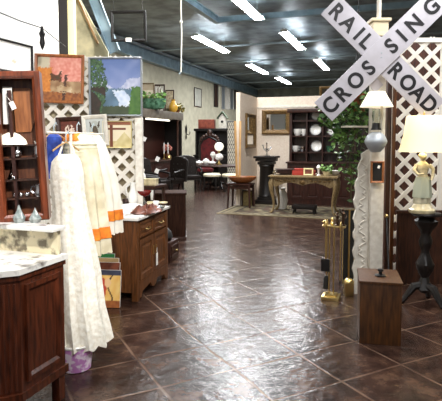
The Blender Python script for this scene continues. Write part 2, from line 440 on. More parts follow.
# pale backing at the top of the first one
A, B = P(39, 60, 6.09), P(140, 60, 6.09)
struct(MB().box(((A.x+B.x)/2, 6.12, 1.24), (B.x-A.x, .03, 2.46)), 'wall_lattice_backing', 'rough_wall')
A = P(139, 118, 5.92)
solo(MB().box((0, 0, A.z/2), (.085, .09, A.z), bev=.008), 'lattice_post', 'white_paint', 'short white post at the aisle end of the painting-hung lattice', 'post', (A.x, A.y, 0))

# ================================================================ pictures
def picture(name, label, cat, box, d, fw, fm, fn=None, m=None, rz=0, mat_w=0, mat_m='paper', ry=0, dep=.03, group=None, res=48, rx=0):
    x0, y0, x1, y1 = box
    c = P((x0+x1)/2, (y0+y1)/2, d)
    w = (x1-x0)/FPX*d/max(.3, abs(cos(rz))); h = (y1-y0)/FPX*d
    t = thing(name, label, cat, c, rz, group, rx, ry)
    MB().frame(w, h, fw, -dep, 0).build('frame', fm, t, smooth=0)
    iw, ih = w-2*fw*.9, h-2*fw*.9
    if mat_w:
        MB().frame(iw, ih, mat_w, -.012, -.002).build('mount', mat_m, t, smooth=0); iw -= 2*mat_w*.95; ih -= 2*mat_w*.95
    if fn: canvas('canvas', iw+.004, ih+.004, fn, t, res*2, res*2, -.006)
    else: MB().box((0, -.006, 0), (iw+.004, .006, ih+.004)).build('mirror_glass' if m == 'mirror' else 'canvas', m, t)
    MB().box((0, .004, 0), (w*.98, .008, h*.98)).build('backing_board', 'dark', t)
    return t
def autumn(u, v):
    c = (206, 196, 170)
    n = nz(u, v, 7); n2 = nz(u, v, 19, 5); n3 = nz(u, v, 34, 9); u += .08*(n3-.5); v += .08*(nz(u, v, 30, 4)-.5)
    if v > .45 and u > .28: c = mixc((214, 120, 104), (232, 168, 150), n2*1.2)
    if u < .34 and v < .75: c = mixc((196, 112, 48), (226, 150, 70), n2)
    if u > .3 and u < .55 and v < .68 and n > .42: c = mixc((120, 60, 40), (64, 60, 36), n2)
    if v < .45 and u > .3: c = mixc((198, 170, 130), (120, 80, 50), n*1.3-.2)
    if v < .2: c = mixc((112, 62, 36), (190, 120, 60), n2)
    if abs(u-.62-.1*(v-.3)) < .03 and v < .6: c = (74, 46, 36)
    if v < .34 and v > .2 and .45 < u < .78: c = mixc((228, 214, 180), (150, 110, 70), n)
    return c
picture('autumn_painting', 'pink and orange autumn woodland painting in thin orange-brown frame', 'painting', (35, 55, 84, 103), 5.95, .035, 'caramel', autumn, ry=R(2))
def landscape(u, v):
    n = nz(u, v, 5); n2 = nz(u, v, 14, 3); n3 = nz(u, v, 34, 9); u += .05*(n3-.5); v += .06*(nz(u, v, 30, 4)-.5)
    c = mixc(mixc((150, 160, 200), (98, 122, 176), v*1.2-.2), (176, 180, 210), (n-.4)*.8)
    if .38 < v < .66 and v < .55+.1*sin(u*9)+.12*(u-.4): c = mixc((150, 160, 196), (226, 226, 236), n2*.9)
    if v < .47: c = mixc((60, 84, 100), (120, 150, 176), n*1.1)
    w = abs(u-.62-.1*sin(v*9))
    if v < .44 and w < .16*(1.15-v): c = mixc((178, 198, 226), (238, 242, 248), n2)
    if v < .16: c = mixc((52, 66, 44), (82, 90, 66), n)
    if u > .8-.14*(.4-v) and v < .5: c = mixc((52, 92, 40), (96, 132, 60), n2)
    tr = .34-.22*abs(v-.55)
    tr += .12*(n2-.5)
    if u < tr and n3 > .3 and v > .04: c = mixc((30, 52, 32), (104, 140, 92), n3*1.4-.3)
    if u < .3 and v < .5 and n > .45: c = mixc((70, 50, 44), (40, 40, 30), n2)
    return c
picture('landscape_painting', 'blue mountain waterfall landscape painting in slim grey frame', 'painting', (89, 58, 142.5, 116), 5.95, .022, 'grey_metal', landscape, rz=R(-3))
def flowers(u, v):
    n = nz(u, v, 8)
    c = mixc((84, 34, 22), (122, 56, 36), n)
    if (u-.5)**2+(v-.55)**2 < .07 and nz(u, v, 15, 2) > .45: c = (236, 214, 196)
    return c
picture('flower_picture', 'small dark red picture of pale flowers in brown frame', 'picture', (57, 117, 83, 146), 5.93, .05, 'walnut', flowers, ry=R(-3), res=32)
def stag(u, v):
    c = (196, 200, 196)
    x, y = u-.5, v-.5
    if x*x+(y*.8)**2 < .1: c = (176, 180, 172)
    if (x/.16)**2+((y+.08)/.28)**2 < 1: c = mixc((60, 52, 42), (112, 98, 74), nz(u, v, 11))
    if y > .1 and abs(abs(x)-.17-.3*(y-.1)) < .035 and y < .36: c = (74, 62, 48)
    if abs(y-.2) < .03 and .14 < abs(x) < .26: c = (74, 62, 48)
    return c
picture('stag_picture', 'small picture of a dark antlered head in wide white frame', 'picture', (82.5, 115, 108, 146), 5.93, .045, 'white_paint', stag, ry=R(-4), res=32)
def hill(u, v):
    c = (232, 220, 190)
    if v < .25: c = (206, 186, 132)
    if v < .6-1.2*abs(u-.75): c = mixc((190, 172, 112), (226, 214, 168), nz(u, v, 6))
    if abs(u-.28) < .05 or (abs(v-.72) < .04 and u < .8): c = (112, 56, 34)
    if v > .86: c = (146, 90, 60)
    return c
picture('hill_picture', 'cream picture of a brown signpost and pale hill without a wide frame', 'picture', (103, 121, 132, 148), 5.95, .012, 'cream_paint', hill, res=32)
# framed picture on the bright white wall
def sketch(u, v): return (250, 250, 246) if abs(u-.55)+abs(v-.35) > .09 else (214, 204, 180)
dpt = 5.15
t = picture('sketch_picture', 'faint white sketch in thin black frame high on the bright white wall', 'picture', (-6, 40, 33, 76), dpt, .022, 'black', sketch, rz=pi/2-TH, res=24)
# place it against the wall face
def wally(px): return (uL+.015)/(((px-CX)/FPX)*cos(TH)-sin(TH))
yR, yL = wally(34), wally(-7); ym = (yR+yL)/2
W_ = math.hypot(yR-yL, (34-CX)/FPX*yR-(-7-CX)/FPX*yL); H_ = 31/FPX*ym
for o in list(t.children): bpy.data.objects.remove(o)
t.location = ((34-CX)/FPX*yR/2+(-7-CX)/FPX*yL/2, ym, ZH(57, ym))
MB().frame(W_, H_, .022, -.03, 0).build('frame', 'black', t, smooth=0); canvas('canvas', W_-.04, H_-.04, sketch, t, 24, 24, -.006)
MB().box((0, .004, 0), (W_*.98, .008, H_*.98)).build('backing_board', 'dark', t)
t.scale = (1, 1, 1)
# wire with dark ornament
p0, p1, p2 = P(-4, 11, 4.9), P(42, 28, 5.5), P(66, 47, 6.3)
solo(MB().tube([p0, (p0+p1)/2+Vector((0, 0, -.01)), p1, p2], .006, 6), 'hanging_wire', 'iron', 'thin dark wire strung across the bright white wall', 'wire')
q = P(42, 28, 5.5)
solo(MB().lathe([(.004, .02), (.016, .01), (.02, -.03), (.035, -.06), (.022, -.1), (.03, -.16), (.018, -.2), (.003, -.23)], n=10), 'wall_ornament', 'iron', 'small dark iron ornament hanging from the wire on the white wall', 'ornament', q)

# empty black frame hung from ceiling
c = P(128.5, 26, 7.4); w, h = 35/FPX*7.4, 30/FPX*7.4
t = thing('framed_glass', 'empty black frame with a small white tag hanging under dark ceiling', 'frame', c, 0, ry=R(-1))
MB().frame(w, h, .04, -.02, .02).build('frame', 'black', t, smooth=0)
MB().box((0, 0, 0), (w-.07, .006, h-.07)).build('pane', 'pane', t)
MB().box((.0, -.025, -h/2+.02), (.085, .004, .055)).build('price_tag', 'paper', t, label='small white price tag')
for s in (-1, 1): MB().tube([(s*w*.4, 0, h/2), (s*w*.4, 0, HC-c.z)], .004, 6).build('hanging_wire', 'iron', t)
# white cord hanging from the beam
c = P(181, 12, 9.5); e_ = P(181, 72, 9.5)
t = thing('pull_string', 'white knotted cord hanging from the lengthwise blue beam', 'cord', c)
MB().tube([(0, 0, .35), (0, 0, 0), (.01, 0, -.4), (-.005, 0, e_.z-c.z)], .013, 6).build('cord', 'rope', t)
MB().ball((0, 0, -.18), .03).build('knot', 'rope', t); MB().tube([(0, 0, e_.z-c.z), (-.03, 0, e_.z-c.z-.04), (-.05, 0, e_.z-c.z-.02)], .016, 6).build('hook', 'steel_pale', t)
# ================================================================ washstand and display case, near left
RW = -R(19.5)
ww, wdp = .98, .46
RRp = F(66, 397)
loc = corner((ww/2, wdp/2), RRp, RW)
ws = thing('washstand', 'red mahogany washstand with chamfered corner and grey-veined marble top', 'washstand', loc, RW)
ZT = .845
ch = .09
def wsoutline(g=0):
    x, y = ww/2+g, wdp/2+g
    return [(-x, y), (-x, -y+ch), (-x+ch, -y), (x-ch, -y), (x, -y+ch), (x, y)]
def vprism(mb, pts, z0, z1):
    return mb.rings([[(x, y, z0) for x, y in pts], [(x, y, z1) for x, y in pts]])
vprism(MB(), wsoutline(), .17, ZT).build('body', 'mahogany', ws, smooth=0)
vprism(MB(), wsoutline(.014), .16, .205).build('plinth_moulding', 'mahogany', ws, smooth=0)
vprism(MB(), wsoutline(.010), ZT-.03, ZT-.004).build('top_moulding', 'mahogany', ws, smooth=0)
for sx in (-1, 1):
    MB().box((sx*(ww/2-.03), wdp/2-.03, .085), (.055, .055, .17), bev=.004).build('leg', 'mahogany', ws)
    MB().cyl((sx*(ww/2-.07), -wdp/2+.07, 0), (sx*(ww/2-.07), -wdp/2+.07, .17), .022, .034).build('leg', 'mahogany', ws)
sp = MB()
y0, y1, z0, z1 = -wdp/2+ch+.035, wdp/2-.045, .25, ZT-.065
sp.rings_closed([[(ww/2+o, ya, za), (ww/2+o, yb, za), (ww/2+o, yb, zb), (ww/2+o, ya, zb)] for o, ya, yb, za, zb in
    ((0, y0, y1, z0, z1), (.016, y0, y1, z0, z1), (.016, y0+.02, y1-.02, z0+.025, z1-.025), (.002, y0+.035, y1-.035, z0+.04, z1-.04), (0, y0+.035, y1-.035, z0+.04, z1-.04))])
sp.build('side_panel', 'mahogany', ws, smooth=0)
fl = MB()
for k in range(4):
    px = ww/2-ch+.018+k*.018; py = -wdp/2+.018+k*.018
    fl.cyl((px, py, .22), (px, py, ZT-.05), .007, n=6)
fl.build('corner_reeding', 'mahogany', ws)
for k, z in enumerate((.30, .52, .71)):
    dr = MB().box((0, -wdp/2-.006, z+.0), (ww-2*ch-.06, .02, .17), bev=.005).build('drawer', 'mahogany', ws)
    for sx in (-.25, .25): MB().ball((sx, -wdp/2-.03, z), .016).build('knob', 'brass', dr)
vprism(MB(), wsoutline(.02), ZT, ZT+.03).build('marble_top', 'marble', ws, smooth=0)
MB().box((0, wdp/2-.02, ZT+.03+.075), (ww-.02, .025, .15), bev=.003).build('backsplash', 'marble_gold', ws, smooth=0)
MB().box((0, wdp/2-.055, ZT+.03+.16), (ww+.03, .12, .024), bev=.006).build('marble_shelf', 'marble', ws)
ZS = ZT+.03+.172
def wsl(x, y, z): return ws_m @ Vector((x, y, z))
ws_m = Matrix.Translation(Vector(loc)) @ Matrix.Rotation(RW, 4, 'Z')
# made-up case in place of a mirror-like frame; contents imitate reflections
cd = 3.13
tl, br = P(-4, 71, cd), P(50.5, 222, cd)
cw, chh = .292, tl.z-ZS
cx = (P(47.5, 222, cd).x)-cw/2
RC_ = R(13)
case = thing('stand_in_case', 'upright mahogany display case standing in for a mirror-like frame on the marble shelf', 'display case', (cx, cd+.02, ZS), RC_, ry=-R(2.6))
cdep = .10
fb = MB()
fb.rings_closed([[(-cw/2+k, y, k2), (cw/2-k, y, k2), (cw/2-k, y, chh-k2), (-cw/2+k, y, chh-k2)] for k, k2, y in ((0, 0, .02), (0, 0, -.02), (.008, .008, -.03), (.03, .03, -.03), (.045, .045, -.018), (.045, .045, .02))])
fb.build('front_frame', 'case', case, smooth=0)
sh = MB()
for s in (-1, 1): sh.box((s*(cw/2-.008), .02+cdep/2, chh/2), (.016, cdep, chh))
sh.box((0, .02+cdep/2, .008), (cw-.03, cdep, .016)); sh.box((0, .02+cdep/2, chh-.008), (cw-.03, cdep, .016))
sh.build('case_sides', 'case', case, smooth=0)
MB().box((0, .02+cdep, chh/2), (cw-.02, .012, chh-.02)).build('back_panel', wood('warm case wood', (112, 66, 40), (78, 42, 26), .4), case, smooth=0)
dp = MB(); a0 = -cw/2+.115; a1 = cw/2-.058
dp.prism([(a0, chh*.60), (a1-.03, chh*.60), (a1, chh*.68), (a1, chh*.86), (a1-.02, chh*.9), (a0, chh*.9)], cdep+.0, cdep+.016)
dp.build('arched_panel', 'caramel', case, smooth=0)
MB().box((a0-.014, cdep/2+.02, chh*.45), (.02, cdep-.01, chh*.86)).build('divider', 'darkwood', case, smooth=0)
SHZ = [.15, .275, .42, .51]
for k, f in enumerate(SHZ):
    MB().box((0, .02+cdep/2, chh*f), (cw-.035, cdep-.01, .01)).build('shelf', 'walnut', case, smooth=0)
cm = Matrix.Translation(Vector((cx, cd+.02, ZS))) @ Euler((0, -R(2.6), RC_)).to_matrix().to_4x4()
def inc(px, py, y=.06):
    """a place inside the case, seen at this spot, a little behind its front"""
    p = P(px, py, cd+.02+y); return cm.inverted() @ p
def onshelf(px, k, y=.06):
    z = chh*SHZ[k]+.006 if k is not None else .017
    v = inc(px, 140, y); vv = cm @ Vector((0, y, z))
    # slide along x so that it reads at px at that height
    best = None
    for k2 in range(401):
        q = cm @ Vector((-cw/2+cw*k2/400, y, z)); e = abs(CX+FPX*q.x/q.y-px)
        if best is None or e < best[0]: best = (e, q)
    return best[1]
W = .0061  # metres per px there
solo(MB().lathe([(.001, .075), (.02, .075), (.055, .06), (.088, .03), (.1, 0), (.094, 0), (.05, .05), (.001, .06)], n=24, sy=.45), 'glass_dome', 'shade_white', 'white domed lamp shade lying on the top shelf of the display case', 'lamp shade', onshelf(12, 3, .06)+Vector((0, 0, .002)))
solo(MB().ball((0, 0, .03), .028).lathe([(.01, .055), (.012, .06), (.012, .07)], n=12), 'silver_ball', 'silver', 'round silver bauble on a shelf below the white lamp shade in the case', 'ornament', onshelf(18, 2, .05))
solo(MB().lathe([(.03, 0), (.034, .005), (.02, .04), (.012, .08), (.006, .1), (.002, .105)], n=14), 'glass_bell', 'glass', 'pale glass hand bell in the display case, below the silver ball', 'bell', onshelf(12.5, 1, .05)+Vector((0, 0, .0)))
g = thing('pewter_mug', 'pewter mug with curved handle on the lowest shelf of the display case', 'mug', onshelf(38, 0, .05), 0)
MB().lathe([(.026, 0), (.028, .004), (.024, .03), (.028, .075), (.026, .075), (.02, .01), (.001, .01)], n=16).build('cup', 'silver', g)
MB().tube([(-.024, 0, .065), (-.048, 0, .06), (-.05, 0, .03), (-.026, 0, .018)], .005, 6).build('handle', 'silver', g)
g = thing('glass_jug', 'clear glass jug on the upper right shelf of the display case', 'jug', onshelf(38, 2, .05), 0)
MB().lathe([(.026, 0), (.03, .01), (.03, .05), (.018, .08), (.024, .1), (.021, .1), (.015, .08), (.026, .04), (.001, .01)], n=16).build('bowl', 'silver', g)
MB().tube([(.02, 0, .09), (.045, 0, .08), (.043, 0, .04), (.028, 0, .02)], .005, 6).build('handle', 'glass', g)
g = onshelf(18, None, .05)
for k in range(3):
    solo(MB().ball((0, 0, .017), .017), 'silver_bead', 'silver', ('first', 'middle', 'last')[k]+' of three silver beads on the lowest shelf, counted from the left post', 'bead', onshelf(14+k*6.2, 0, .05)+Vector((0, 0, .0)), group='silver beads in the display case')
# card added to imitate a bright reflection, and tags
def inpx(px, y, z):
    return min(((abs(CX+FPX*q.x/q.y-px), k2, q) for k2, q in ((k2, cm @ Vector((-cw/2+cw*k2/400, y, z))) for k2 in range(401))))[2]
o = solo(MB().box((0, 0, 0), (.055, .004, .23)), 'reflection_card', 'paper', 'long cream card imitating a bright reflection inside the display case', 'card', inpx(9, .07, .72), RC_)
o = solo(MB().box((0, 0, 0), (.03, .003, .05)).tube([(0, 0, .025), (-.01, 0, .07)], .0015, 4), 'price_tag', 'paper', 'small white price tag hanging on a string in front of the cream card', 'price tag', inpx(14, .0, .715), ry=R(-25))
# crystal pyramids in front on the marble shelf
def crystal(px, wpx, hpx, lab, name='crystal_pyramid', sq=1.0):
    c = P(px, 222, cd-.045); r = wpx/2/FPX*cd; h = hpx/FPX*cd
    solo(MB().lathe([(r*.75, 0), (r, h*.28), (r*.45, h*.65), (r*.08, h), (.001, h+.004)], n=8), name, mat('cut crystal '+str(px), (226, 236, 232), .05, c2=(150, 166, 164), scale=40, trans=.55), lab, 'crystal', (c.x, cd-.04, ZS+.001))
crystal(19, 13, 17, 'tall cut crystal pyramid on the marble shelf, the taller of two')
crystal(35, 13, 14, 'short cut crystal pyramid on the marble shelf, nearer the dresses')
# marble soap stand on the counter
# ================================================================ garments
def garment(mb, stations, n=40, ripple=.0, folds=9, ph=0, hem=0):
    """stations: (centre, half width x, half width y, ripple gain)"""
    rs = []
    for i, (c, rx, ry, g) in enumerate(stations):
        ring = []
        for k in range(n):
            a = 2*pi*k/n
            f = 1+g*ripple*sin(folds*a+ph+c[2]*1.5)+g*.35*ripple*sin((folds*2+1)*a+ph*2)
            z = c[2]+(hem*sin(a*16)*.5 if i == len(stations)-1 else 0)
            ring.append(Vector((c[0]+rx*f*cos(a), c[1]+ry*f*sin(a), z)))
        rs.append(ring)
    return mb.rings(rs, True, False)
def at(px, py, d): return P(px, py, d)
def stn(px, py, d, rpx, ry, g): p = P(px, py, d); return ((p.x, p.y, p.z), rpx/FPX*d, ry, g)
def hanger(px, py, d, label):
    c = P(px, py, d)
    t = thing('clothes_hanger', label, 'clothes hanger', c, R(60))
    MB().tube([(-.12, 0, -.06), (-.06, 0, -.025), (0, 0, 0), (.06, 0, -.025), (.12, 0, -.06)], .006, 6).build('arm', 'pine', t)
    MB().tube([(0, 0, 0), (0, 0, .05), (.02, 0, .075), (.03, 0, .055)], .004, 6).build('hook', 'steel_pale', t)
RB0, RB1 = P(46, 134, 3.35), P(103, 134, 4.35)
zr = 1.60
RB0.z = RB1.z = zr
tr = thing('garment_rack', 'thin metal garment rack carrying the white dresses', 'garment rack', ((RB0.x+RB1.x)/2, (RB0.y+RB1.y)/2, 0))
c0 = Vector(tr.location)
MB().tube([RB0-c0, RB1-c0], .007, 8).build('rail', 'white_paint', tr)
e = P(70, 200, 3.72)-c0
f_ = (e.y-(RB0-c0).y)/((RB1-RB0).y); e.x = (RB0-c0).x+f_*(RB1-RB0).x
MB().cyl((e.x, e.y, .03), (e.x, e.y, zr), .011).build('upright', 'white_paint', tr)
MB().box((e.x-.04, e.y, .015), (.3, .04, .03)).box((e.x-.02, e.y, .015), (.04, .3, .03)).build('foot', 'steel_pale', tr)
D1 = 3.5
mb = MB()
garment(mb, [stn(67, 154, D1, 7, .02, 0), stn(67, 156.5, D1, 11, .045, .1), stn(66.5, 162, D1, 14.5, .065, .2), stn(67, 174, D1, 16.5, .08, .35), stn(68, 190, D1, 16.5, .08, .5), stn(70, 206, D1, 16.5, .085, .7),
     stn(72, 232, D1, 19.5, .12, 1), stn(76, 270, D1, 23, .16, 1.2), stn(79, 305, D1, 24, .19, 1.3), stn(82, 325, D1, 26, .21, 1.4), stn(84, 340, D1, 27, .22, 1.5)], 64, .06, 11, 0, .02)
dress = thing('lace_dress', 'long white lace dress with full scalloped skirt hanging beside the washstand', 'dress', (0, 0, 0))
b = mb.build('gown', 'lace', dress); 
s = MB()
for sx, px in ((-1, 58), (1, 75)):
    a, b2 = P(px, 158, D1), P(66+sx*3, 142, D1+.03)
    s.tube([a, (a+b2)/2+Vector((0, .02, .01)), b2], .008, 6)
s.build('strap', 'lace', dress)
hanger(66, 142, D1+.05, 'pale wooden hanger in the straps of the white lace dress')
D2 = 3.85
mb = MB()
garment(mb, [stn(79, 134, D2, 8, .05, 0), stn(79, 137, D2, 13, .09, .2), stn(80, 143, D2, 16, .11, .3), stn(82, 155, D2, 17, .12, .4), stn(85, 178, D2, 17, .12, .7), stn(88, 205, D2, 17.5, .13, 1), stn(91, 232, D2, 17.5, .14, 1.2), stn(92, 252, D2, 18, .15, 1.4)], 48, .11, 7, 1.2, .01)
d2 = thing('orange_trimmed_dress', 'cream plaid dress with orange collar and orange hem band', 'dress', (0, 0, 0))
mb.build('gown', 'cream_cloth', d2)
mb = MB()
garment(mb, [stn(75, 133, D2, 4, .04, 0), stn(75, 134, D2, 8, .08, .2), stn(76, 137.5, D2, 11, .1, .3), stn(77, 140.5, D2, 13.2, .112, .3)], 40, .03, 7, 1.2)
mb.build('collar', 'orange_cloth', d2)
mb = MB()
garment(mb, [stn(90, 226, D2, 18.2, .145, 1.1), stn(91, 232, D2, 18.3, .147, 1.2), stn(91.5, 237, D2, 18.4, .15, 1.25)], 48, .11, 7, 1.2)
mb.build('hem_band', 'orange_cloth', d2)
pb = MB()
for k in range(6):
    z = 144+k*4
    garment(pb, [stn(80.5+k*.35, z, D2, 16.6, .119, .35), stn(80.5+k*.35, z+.7, D2, 16.7, .12, .35)], 48, .11, 7, 1.2)
pb.build('plaid_line', mat('grey green plaid thread', (188, 186, 152), .9), d2)
hanger(77, 132, D2+.03, 'pale wooden hanger in the orange collar of the cream dress')
D3 = 4.25
mb = MB()
garment(mb, [stn(92, 134, D3, 6, .04, 0), stn(92, 137, D3, 9, .08, .2), stn(95, 145, D3, 10.5, .11, .3), stn(99, 158, D3, 11.5, .12, .5), stn(104, 178, D3, 12.5, .12, .8), stn(107, 202, D3, 13, .13, 1), stn(108.5, 232, D3, 13, .14, 1.3)], 48, .11, 6, .4, .01)
d3 = thing('white_robe', 'plain white robe with single broad orange band above its hem', 'robe', (0, 0, 0))
mb.build('robe', 'white_cloth', d3)
mb = MB()
garment(mb, [stn(107.6, 209, D3, 13.3, .134, 1.05), stn(108, 214, D3, 13.4, .136, 1.1), stn(108.4, 219, D3, 13.4, .138, 1.15)], 48, .11, 6, .4)
mb.build('orange_band', 'orange_cloth', d3)
hanger(92, 132.5, D3+.03, 'pale wooden hanger at the neck of the white robe')
DB = 3.75
mb = MB()
garment(mb, [stn(54, 134, DB, 4, .03, 0), stn(54, 137, DB, 7, .06, .3), stn(55, 152, DB, 7.5, .08, .6), stn(55, 162, DB, 8, .08, 1), stn(55, 178, DB, 8, .09, 1)], 36, .08, 6)
bl = thing('blue_blouse', 'bright blue blouse hanging between the display case and the lace dress', 'blouse', (0, 0, 0))
mb.build('blouse', 'blue_cloth', bl)
hanger(54, 132.5, DB+.03, 'pale wooden hanger in the bright blue blouse')
# pink tub below the dress
c = F(74, 369)
t = thing('patterned_tub', 'round lavender and white patterned tub under the lace dress', 'tub', (c.x+.01, c.y+.02, 0))
MB().lathe([(.085, 0), (.098, .005), (.108, .1), (.115, .17), (.108, .17), (.1, .1), (.09, .012), (.001, .012)], n=32).build('tub', 'lavender', t)
MB().lathe([(.113, .168), (.119, .168), (.121, .178), (.117, .184), (.109, .18)], n=32).build('rim', 'white_china', t)
# ================================================================ sideboard
PS = R(90-13)
sw, sd, sh_ = .90, .52, .785
FN = F(137.5, 302)
loc = corner((-sw/2, -sd/2), FN, PS)
sb = thing('sideboard', 'brown oak two-door sideboard with white marble top beside the aisle', 'sideboard', loc, PS)
t_ = .03
cb = MB()
cb.box((0, .01, .08+(sh_-.08)/2), (sw-.01, sd-.02, sh_-.08)); cb.build('body', 'oak', sb, smooth=0)
for sx in (-1, 1):
    MB().box((sx*(sw/2-.03), -sd/2+.03, sh_/2), (.06, .06, sh_), bev=.005).build('corner_post', 'oak', sb)
    MB().box((sx*(sw/2-.03), sd/2-.03, .06), (.06, .06, .12), bev=.005).build('leg', 'oak', sb)
sk = [(-sw/2+.05, .17), (-sw/2+.05, .02), (-sw/2+.1, .02), (-sw/2+.13, .07), (-.1, .1), (-.06, .05), (0, .03), (.06, .05), (.1, .1), (sw/2-.13, .07), (sw/2-.1, .02), (sw/2-.05, .02), (sw/2-.05, .17)]
MB().prism(sk, -sd/2-.002, -sd/2+.02).build('apron', 'oak', sb, smooth=0)
MB().box((0, -sd/2+.012, .17), (sw-.1, .03, .025), bev=.004).build('bottom_rail', 'oak', sb)
def rpanel(mb, x0, x1, z0, z1, y, f, out=.014):
    return mb.rings([[(xa, yy, za), (xb, yy, za), (xb, yy, zb), (xa, yy, zb)] for yy, xa, xb, za, zb in
        ((y, x0, x1, z0, z1), (y-out, x0, x1, z0, z1), (y-out, x0+f, x1-f, z0+f, z1-f), (y-out*.1, x0+f+.012, x1-f-.012, z0+f+.012, z1-f-.012), (y-out*.1, x0+f+.03, x1-f-.03, z0+f+.03, z1-f-.03), (y-out*.8, x0+f+.045, x1-f-.045, z0+f+.045, z1-f-.045))])
for sx in (-1, 1):
    x0, x1 = (-sw/2+.065, -.006) if sx < 0 else (.006, sw/2-.065)
    d = rpanel(MB(), x0, x1, .19, .585, -sd/2+.008, .05).build('door', 'oak', sb, smooth=0)
    hx = x1-.03 if sx < 0 else x0+.03
    MB().box((hx, -sd/2-.012, .42), (.014, .01, .09), bev=.003).build('handle', 'brass', d, label='brass door handle')
    d = rpanel(MB(), x0, x1, .605, .755, -sd/2+.008, .02).build('drawer', 'oak', sb, smooth=0)
    MB().tube([((x0+x1)/2-.05, -sd/2-.01, .68), ((x0+x1)/2-.04, -sd/2-.03, .67), ((x0+x1)/2+.04, -sd/2-.03, .67), ((x0+x1)/2+.05, -sd/2-.01, .68)], .006, 6).build('handle', 'brass', d, label='brass drawer pull')
MB().box((0, -.0, sh_+.014), (sw+.05, sd+.05, .028), bev=.008).build('marble_top', 'marble', sb)
sbm = Matrix.Translation(Vector(loc)) @ Matrix.Rotation(PS, 4, 'Z')
ZSB = sh_+.029
def sbp(x, y, z=0): return sbm @ Vector((x, y, ZSB+z))
pt = sbm @ Vector((.03, -sd/2-.025, .36))
solo(MB().box((0, 0, -.05), (.045, .003, .13)).tube([(0, 0, .015), (0, 0, .07)], .002, 4), 'hang_tag', 'paper', 'long white price tag hanging on the sideboard door', 'price tag', pt, PS)
# things on the sideboard (placed by where they stand on its top)
def ontop(px, py): # where the ray meets the marble top
    return atz(px, py, ZSB)
def put(px, py, dz=0): p = ontop(px, py); return Vector((p.x, p.y, ZSB+dz))
g = thing('red_goblet', 'dark red glass compote bowl with clear foot on the sideboard', 'glass bowl', put(144, 203), 0)
g.scale = (.9, .9, .9)
MB().lathe([(.05, 0), (.05, .006), (.012, .02), (.01, .07), (.02, .08)], n=20).build('foot', 'glass', g)
MB().lathe([(.02, .08), (.07, .1), (.095, .14), (.1, .165), (.094, .165), (.065, .11), (.001, .09)], n=24).build('bowl', 'red_glass', g)
g = thing('white_pitcher', 'tall white china swan-necked pitcher standing behind papers on the sideboard', 'pitcher', put(133, 204), 0)
MB().lathe([(.04, 0), (.045, .01), (.06, .06), (.05, .12), (.03, .17), (.028, .22), (.036, .25), (.03, .25), (.02, .18), (.001, .02)], n=20).build('body', 'white_china', g)
MB().tube([(-.03, 0, .23), (-.075, 0, .2), (-.075, 0, .13), (-.05, 0, .1)], .009, 6).build('handle', 'white_china', g)
g = solo(MB().box((0, 0, .012), (.26, .19, .024), bev=.004).box((.02, .01, .034), (.22, .16, .02), (0, 0, .2), bev=.004), 'paper_bundle', 'paper', 'flat white bundle of papers lying on the marble sideboard top', 'papers', put(128, 209), R(40))
g = solo(MB().lathe([(.001, 0), (.09, .0), (.12, .022), (.118, .028), (.085, .008), (.001, .008)], n=28), 'silver_tray', 'silver', 'round silver dish on the near corner of the sideboard', 'dish', put(154, 209))
fr = MB()
prof = [(.001, .0), (.2, .0), (.215, .008), (.2, .02), (.15, .04), (.1, .055), (.05, .05), (.001, .058)]
fr.rings([[Vector((1.15*r*cos(a)*(1+.16*sin(3*a+r*9)+.1*sin(7*a)), .62*r*sin(a)*(1+.14*sin(4*a+1)), z*(1+.55*sin(5*a+r*40)) if z > .01 else z)) for a in [2*pi*k/48 for k in range(48)]] for r, z in prof])
solo(fr, 'leather_cloth', 'redbrown', 'crumpled red-brown leather cloth on the front of the marble sideboard top', 'cloth', put(147, 212), PS)
for k, (px, py, r, h, m, nm, lab, cat) in enumerate((
    (150, 206, .035, .05, 'cream_china', 'cream_cup', 'small cream cup at the middle of the sideboard top', 'cup'),
    (156, 205, .04, .045, 'white_china', 'white_bowl', 'small white bowl near the far end of the sideboard', 'bowl'),
    (163, 204, .055, .025, 'cream_china', 'cream_dish', 'flat cream dish at the far aisle corner of the sideboard', 'dish'),
    (139, 198, .028, .09, 'grey_metal', 'pewter_beaker', 'grey pewter beaker behind the red glass bowl', 'beaker'),
    (126, 204, .045, .06, 'darkwood', 'dark_jar', 'dark brown jar on the near back corner of the sideboard', 'jar'),
    (152, 200, .02, .12, 'white_china', 'white_figurine', 'slim white china figurine at the back of the sideboard', 'figurine'),
    )):
    solo(MB().lathe([(r*.6, 0), (r*.7, .004), (r, h*.6), (r*.95, h), (r*.85, h), (r*.7, h*.3), (.001, h*.2)], n=18), nm, m, lab, cat, put(px, py))
c = put(121, 199)
g = thing('purple_flower_vase', 'pale blue vase holding a purple bloom beside the white robe', 'vase', c, 0)
MB().lathe([(.03, 0), (.045, .03), (.05, .09), (.03, .13), (.025, .13), (.03, .03), (.001, .02)], n=18).build('vase', 'pale_blue', g)
fb = MB()
for k in range(14):
    a = k*2.4; fb.ball((.03*cos(a), .03*sin(a), .16+.02*sin(k)), (.024, .024, .02), 8)
fb.build('bloom', 'purple', g)
